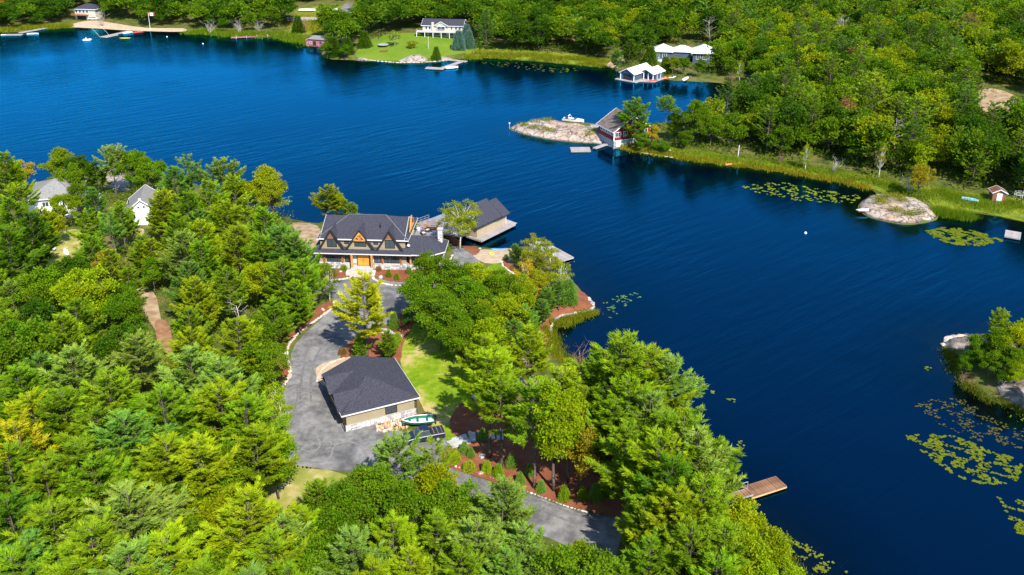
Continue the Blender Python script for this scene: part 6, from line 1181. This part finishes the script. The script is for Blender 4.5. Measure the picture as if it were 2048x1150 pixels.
COLN = dict(py='yellow-green', pg='fresh green', pd='dark green', pb='bluish green', pyy='yellowing', pgrey='grey-green', og='mid green', oy='bright light green', od='deep green', oo='olive and rust tinged', orr='reddish orange', by='yellowish', blue='silver blue', pbr='browning')
KINDN = dict(pine='white pine', pinehigh='high-crowned white pine', oaktall='tall broadleaf tree', pineopen='open-branched pine', pineflat='flat-topped pine', oak='broadleaf tree', aspen='slender aspen', birch='white-trunked birch', birchthin='multi-stemmed birch', spruce='young conical spruce', cedar='upright cedar shrub', globe='round low juniper', fir='conical fir', shrub='leafy shrub', shrub2='leafy shrub', dead='bare dead tree', brown='leafless brown bush', greybush='leafless grey bush')
LM = [('left white house', 85, 405), ('white cottage', 282, 425), ('propane tank', 100, 500), ('sandy track', 305, 640), ("house's left end", 635, 500), ('front steps', 725, 545), ('house chimney', 875, 470), ('tan boathouse', 985, 430), ('sand beach', 990, 512), ('upper drive', 700, 600),
      ('left mulch bed', 575, 690), ('garage', 740, 780), ('rubble pile', 790, 850), ('lawn', 870, 720), ('stepping stones', 782, 668), ('gravel yard', 640, 880), ('stone slab steps', 950, 880), ('lower drive bend', 1010, 990), ('lower drive end', 1190, 1060), ('green lidded drum', 1127, 772), ('mulch point', 1150, 612), ('cedar dock', 1520, 975), ("lower right shore", 1560, 1120),
      ('dry grass bank', 620, 960), ('bottom left corner', 10, 1140), ('left picture edge', 0, 800), ('bottom edge left of middle', 400, 1150), ('bottom edge at middle', 850, 1150), ('red cottage', 1235, 270), ('slate boathouse', 1280, 150), ('twin-roofed cottage', 1360, 105), ('far bungalow', 885, 55), ('far left beach cabin', 160, 30), ('faded red boathouse', 628, 88), ('long reddish dock', 510, 76),
      ('rock islet', 1795, 425), ('brown shed', 1998, 385), ('right islet tip', 1890, 690), ('right islet rock', 2020, 780), ('far lawn', 830, 95), ("left wood's middle", 250, 800), ('upper left wood', 420, 560), ('wood beside the yard', 470, 820), ('shoreside lily pads', 1350, 730), ('orange drum float', 1457, 330)]
ORD = ['nearest', 'second nearest', 'third nearest', 'fourth nearest', 'fifth nearest', 'sixth nearest', 'seventh nearest', 'eighth nearest', 'ninth nearest', 'tenth nearest', 'eleventh nearest', 'twelfth nearest']
tmp = {}
for s in SPEC:
    cxp, cyp = px_of(s[2] + Vector((0, 0, s[3] * .55))); kn = KINDN[s[0].rstrip('0123') if s[0] != 'shrub2' else 'shrub2']; hand = s[0] in ('dead', 'brown', 'greybush')
    l = min(LM, key=lambda m: (m[1] - cxp) ** 2 + 1.6 * (m[2] - cyp) ** 2); dx, dy = cxp - l[1], cyp - l[2]
    big = 'tall' if s[3] > 12 else ('medium' if s[3] > 7 else 'small')
    dr = ('right of' if dx > 0 else 'left of') if abs(dx) > abs(dy) * 1.1 else ('below' if dy > 0 else 'above')
    L0 = f"{big} {'' if hand else COLN[s[1]] + ' '}{kn} {dr} the {l[0]}".replace('small young', 'young').replace('medium slender', 'slender')
    tmp.setdefault(L0, []).append((math.hypot(dx, dy), id(s), s))
for L0, ls in tmp.items():
    ls.sort(key=lambda t: t[:2])
    for i, (_, _, s) in enumerate(ls): s.append(L0 if len(ls) == 1 else L0 + (', %s' % ORD[min(i, 11)]))
GRP = {'p': 'pines', 'o': 'broadleaf trees'}
for s in SPEC:
    x, y = px_of(s[2]); k = s[0]; PAL_SCALE[0] = .9 if s[2].y > 230 else 1
    kk = k.rstrip('0123') if k != 'shrub2' else k
    g_ = None
    if kk in ('pine', 'oak'): g_ = ('pines' if kk == 'pine' else 'broadleaf trees') + (' of the left wood' if x < 640 else ' around the property' if y > 420 else ' of the far shore')
    elif kk in ('spruce', 'cedar', 'globe'): g_ = 'planted conifers in the mulch beds'
    plant(k, s[2], s[3], s[1], s[6], g_, wscale=s[4])
FLM = [m for m in LM if m[2] < 130 or m[0] in ('red cottage', 'slate boathouse', 'rock islet', 'brown shed', 'orange drum float')] + [('utility pole', 1944, 160), ('far right corner', 2040, 10), ('sand mounds by the road', 1990, 210), ('dead silver tree', 1788, 280), ('bay head', 1500, 190), ('top middle edge', 1250, 5), ('hillside drive', 690, 25), ('flagpole', 330, 45), ('dead tree pair', 1680, 60), ('right picture edge', 2040, 320), ('marsh bank', 1080, 105), ('swamp birches', 1610, 330)]
ft = {}
for s in ind:
    cxp, cyp = px_of(s[2] + Vector((0, 0, s[3] * .55))); l = min(FLM, key=lambda m: (m[1] - cxp) ** 2 + 2.5 * (m[2] - cyp) ** 2); dx, dy = cxp - l[1], cyp - l[2]
    dr = ('right of' if dx > 0 else 'left of') if abs(dx) > abs(dy) * 1.1 else ('below' if dy > 0 else 'above')
    L0 = f"{COLN[s[1]]} {'white pine' if 'pine' in s[0] else 'round broadleaf tree'} {dr} the {l[0]}"; ft.setdefault(L0, []).append((math.hypot(dx, dy), id(s), s))
for L0, ls in ft.items():
    ls.sort(key=lambda t: t[:2])
    for i, (_, _, s) in enumerate(ls): s.append(L0 if len(ls) == 1 else L0 + (', %s' % ORD[min(i, 11)] if i < 12 else ', beyond the nearest dozen'))
PAL_SCALE[0] = .86
for s in ind:
    reg = 'the dense wood right of the bay' if s[5] > 1450 else ('the wood behind the bay' if s[5] > 950 else ('the wood behind the far left shore' if s[5] < 600 else 'the wood around the far bungalow'))
    kn = 'white pine' if 'pine' in s[0] else 'round-crowned broadleaf tree'
    plant(s[0], s[2], s[3], s[1], s[8], f"{COLN[s[1]]} {'pines' if 'pine' in s[0] else 'broadleaf trees'} in {reg}", wscale=s[4])
# the rest, seen only as treetops: one mass per colour
low = {}
for k, args in (('p', dict(H=15, seed=91, bare=.45, width=4.0, dens=.5, bl=.95, bw=.3, twigs=6, gap=1.35)),): tm, cm = pine(**args); low[k] = cm
tm, cm = broad(12, 95, width=4.6, bare=.35, nclump=30, per=44, ls=.95, cr=1.8); low['o'] = cm
def raw(me):
    v = np.empty(len(me.vertices) * 3, np.float32); me.vertices.foreach_get('co', v); f = np.empty(len(me.loops), np.int32); me.loops.foreach_get('vertex_index', f)
    t = np.empty(len(me.vertices), np.float32); me.attributes['tint'].data.foreach_get('value', t); return v.reshape(-1, 3), f, t
RAW = {k: raw(m) for k, m in low.items()}
by = {}
for s in rest: by.setdefault(('p' if 'pine' in s[0] else 'o', s[1]), []).append(s)
for (k, c), ls in by.items():
    v, f, t = RAW[k]; Vs, Fs, Ts = [], [], []; n0 = 0
    for s in ls:
        a = r6.random() * 6.28; sc_ = s[3] / (15 if k == 'p' else 12); w_ = sc_ * s[4]
        x = (v[:, 0] * math.cos(a) - v[:, 1] * math.sin(a)) * w_ + s[2].x; y = (v[:, 0] * math.sin(a) + v[:, 1] * math.cos(a)) * w_ + s[2].y; z = v[:, 2] * sc_ + s[2].z
        Vs.append(np.stack([x, y, z], 1)); Fs.append(f + n0); Ts.append(np.clip(t + r6.uniform(-.15, .15), 0, 1)); n0 += len(v)
    o = ob('distant_woodland', np_mesh('distant_woodland', np.concatenate(Vs), np.concatenate(Fs).reshape(-1, 3 if k == 'p' else 4), M['pine_leaf' if k == 'p' else 'leaf'], {'tint': np.concatenate(Ts)}))
    o.color = (*[q * .86 for q in PAL[c]], 1); tag(o, kind='stuff')

# ---------------------------------------------------------------- undergrowth, reeds, lily pads
AV = SHEETS[:21]
def np_in(X, Y, P):
    c = np.zeros(X.shape, bool)
    for (ax, ay), (bx, by) in zip(P, P[1:] + P[:1]):
        if ay != by: c ^= ((ay > Y) != (by > Y)) & (X < (bx - ax) * (Y - ay) / (by - ay) + ax)
    return c
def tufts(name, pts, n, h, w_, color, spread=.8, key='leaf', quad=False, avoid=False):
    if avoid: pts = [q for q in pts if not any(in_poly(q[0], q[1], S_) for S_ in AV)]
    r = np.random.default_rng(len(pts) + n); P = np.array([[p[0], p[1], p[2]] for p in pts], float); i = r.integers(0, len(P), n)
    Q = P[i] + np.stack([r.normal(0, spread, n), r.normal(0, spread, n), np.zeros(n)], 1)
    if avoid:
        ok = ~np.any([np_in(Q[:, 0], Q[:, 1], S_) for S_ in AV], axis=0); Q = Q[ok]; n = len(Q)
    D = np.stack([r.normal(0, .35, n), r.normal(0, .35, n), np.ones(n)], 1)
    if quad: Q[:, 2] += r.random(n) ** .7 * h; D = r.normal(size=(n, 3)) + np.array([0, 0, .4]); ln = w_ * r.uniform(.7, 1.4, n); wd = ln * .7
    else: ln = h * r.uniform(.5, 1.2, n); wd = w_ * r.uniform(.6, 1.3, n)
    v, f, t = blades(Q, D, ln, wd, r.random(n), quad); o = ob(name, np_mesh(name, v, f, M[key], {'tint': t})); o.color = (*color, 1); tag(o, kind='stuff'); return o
def along(pix, step=.8, w_=0, inset=0):
    Q = [W(*q) for q in pix]; out = []
    for a, b in zip(Q, Q[1:]):
        L = (b - a).length; k = max(1, int(L / step))
        for j in range(k):
            p = a.lerp(b, j / k); n_ = Vector((-(b - a).y, (b - a).x, 0)).normalized(); p = p + n_ * rnd.uniform(-w_, w_)
            out.append((p.x, p.y, max(T(p.x, p.y), -.15)))
    return out
REED = (.19, .21, .008); REED2 = (.26, .23, .010); GREENR = (.13, .20, .006)
tufts('shore_grass', along([(1240, 296), (1300, 306), (1350, 314), (1420, 323), (1510, 333), (1600, 348), (1700, 366), (1745, 378)], .5, 1.0), 9000, .9, .13, REED2, .7)
tufts('shore_grass', along([(1300, 300), (1420, 312), (1520, 322), (1620, 338), (1740, 358), (1800, 375)], .5, 2), 9000, .8, .13, GREENR, 1.2)
tufts('shore_grass', along([(930, 112), (1000, 110), (1100, 116), (1190, 124), (1215, 130)], .8, 3.5), 12000, 1.2, .2, REED, 1.2)
tufts('shore_grass', along([(1790, 380), (1850, 385), (1900, 400), (1950, 405), (2048, 420)], .6, 4), 14000, .8, .10, GREENR, 1.5)
tufts('reed_bed', along([(1870, 426), (1890, 430), (1925, 440), (1940, 445)], .4, 1.2), 6000, 1.7, .09, GREENR, .8)
tufts('shore_grass', along([(1112, 645), (1122, 655), (1150, 640), (1170, 632), (1186, 622)], .4, .8), 6000, .9, .10, REED, .5)
tufts('shore_grass', along([(1096, 660), (1104, 690), (1120, 715), (1150, 735), (1185, 760), (1188, 790)], .4, .9), 6000, .8, .10, REED, .6)
tufts('shore_grass', along([(1895, 700), (1912, 738), (1935, 768), (1965, 792), (2005, 808), (2050, 825)], .4, .8), 3500, .6, .10, (.11, .13, .01), .6)
tufts('shore_grass', along([(1480, 1030), (1520, 1060), (1560, 1095), (1600, 1148), (1640, 1220)], .4, .5), 2500, .6, .10, REED, .4)
tufts('shore_grass', along([(0, 62), (100, 54), (140, 54)], 1, 2), 4000, 1.6, .3, REED, 1.4); tufts('shore_grass', along([(380, 66), (480, 70), (560, 70), (600, 80), (640, 88)], 1, 3), 8000, 1.6, .3, GREENR, 1.8)
tufts('wild_meadow', [(W(590 + 100 * rnd.random(), 30 + 32 * rnd.random())) for _ in range(120)], 9000, .9, .25, REED2, 3)
tufts('wild_meadow', [(W(1030 + 150 * rnd.random() ** 1.5, 248 + 30 * rnd.random())) for _ in range(4)], 100, .5, .12, REED, .6)
# bush cover under the woods
und = [(s[2].x, s[2].y, s[2].z) for s in SPEC if s[3] > 7 and (px_of(s[2])[0] < 560 or (px_of(s[2])[1] > 960 and not 900 < px_of(s[2])[0] < 1250) or px_of(s[2])[0] > 1240 or (820 < px_of(s[2])[0] < 1080 and px_of(s[2])[1] < 780 and px_of(s[2])[1] > 500))]
tufts('undergrowth', und, 90000, 1.3, .30, (.13, .19, .014), 2.3, quad=True, avoid=True)
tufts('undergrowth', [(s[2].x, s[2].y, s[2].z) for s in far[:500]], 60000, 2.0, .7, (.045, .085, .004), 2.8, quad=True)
# low bushes on the rocks
for pts_, hh_, c_ in (([(1048, 257), (1068, 262), (1088, 265), (1100, 268), (1185, 268), (1178, 275), (1095, 247), (1075, 250)], .7, REED), ([(1757, 405), (1775, 401), (1790, 400), (1762, 412), (1790, 428), (1815, 436), (1800, 408), (1835, 432)], .5, REED)):
    for i, q in enumerate(pts_):
        p = W(*q); o = None
        z_ = max(p.z, .3) + .9; tufts('rock_vegetation', [(p.x, p.y, z_)], 420, hh_, .22, c_, .9, quad=True)
def lilies(label, polys, n, r0=.22, r1=.42, color=(.16, .20, .008), thin=0):
    Vs, Fs, Ts = [], [], []; k = 0; r = random.Random(n); P = [[tuple(G(*q).xy) for q in poly] for poly in polys]
    for poly in P:
        xs = [p[0] for p in poly]; ys = [p[1] for p in poly]; m = 0; tries = 0
        while m < n and tries < n * 12:
            tries += 1; x, y = r.uniform(min(xs), max(xs)), r.uniform(min(ys), max(ys))
            if not in_poly(x, y, poly) or math.sin(x * 1.7 + math.sin(y) * 2) * math.sin(y * 1.3 + x * .4) < thin - .25: continue
            m += 1; rad = r.uniform(r0, r1) * (1 if r.random() < .8 else .6); a0 = r.random() * 6.28; tx, ty = r.uniform(-.06, .06), r.uniform(-.06, .06); z = .025 + .02 * r.random()
            for i in range(8):
                a = a0 + i * .785; q = rad * (1 if i else .35); u, v = math.cos(a) * q, math.sin(a) * q; Vs.append((x + u, y + v, z + abs(tx * u + ty * v) * 2))
                Ts.append(r.random() * .3 + (.7 if m % 3 == 0 else .3))
            Fs.append(tuple(range(k, k + 8))); k += 8
    o = ob('lily_pads', np_mesh('lily_pads', np.array(Vs), np.array(Fs), M['leaf'], {'tint': Ts})); o.color = (*color, 1); tag(o, label=label, kind='stuff')
lilies('dense lily pads right of the rock islet', [[(1852, 462), (1885, 455), (1930, 458), (1985, 472), (2008, 482), (1960, 492), (1910, 490), (1870, 478)]], 620, .22, .40)
lilies('lily pads below the right islet', [[(1810, 872), (1850, 868), (1905, 872), (1960, 890), (2010, 908), (2046, 925), (2035, 960), (2000, 970), (1950, 968), (1900, 945), (1860, 915), (1830, 895)]], 700, .14, .27, thin=.15)
lilies('lily pads at the lower right edge', [[(1990, 992), (2040, 1000), (2100, 1030), (2090, 1085), (2040, 1078), (2020, 1040), (2008, 1015)]], 260, .14, .27, thin=.2)
lilies('scattered lily pads off the marshy right shore', [[(1480, 372), (1560, 364), (1640, 378), (1728, 392), (1700, 408), (1600, 402), (1520, 388)]], 330, .22, .40, (.22, .28, .015), .3)
lilies('small lily pads off the mulch point', [[(1205, 600), (1260, 580), (1290, 590), (1250, 612), (1225, 640), (1200, 636)]], 60, .15, .3, (.12, .24, .06), .3)
lilies('lily pads beside the shore pines', [[(1310, 720), (1340, 705), (1392, 745), (1392, 775), (1350, 775), (1320, 750)]], 130, .15, .28, (.17, .25, .02), .1)
lilies('brownish lily pads around the right islet', [[(1825, 810), (1880, 795), (1930, 800), (1990, 840), (2048, 850), (2048, 900), (1950, 880), (1880, 850)]], 420, .10, .2, (.12, .11, .03), .2)
lilies('few lily pads off the cedar dock', [[(1468, 884), (1490, 882), (1496, 893), (1480, 898)], [(1455, 798), (1470, 797), (1470, 806)], [(1420, 782), (1430, 782), (1428, 790)], [(1838, 735), (1862, 733), (1860, 742)]], 7, .14, .28, (.17, .25, .02), -1)
lilies('sparse lily pads at the bottom right shore', [[(1570, 1080), (1620, 1090), (1660, 1110), (1700, 1150), (1640, 1150), (1590, 1110)]], 80, .12, .24, (.19, .22, .02), .3)
lilies('faint weeds off the left peninsula', [[(556, 398), (580, 392), (592, 396), (575, 410), (560, 412)]], 50, .12, .28, (.10, .25, .22), .1)
lilies('lily pads in the far bay', [[(950, 124), (1060, 126), (1170, 140), (1120, 146), (1000, 134)]], 90, .3, .5, (.15, .16, .02), .35)
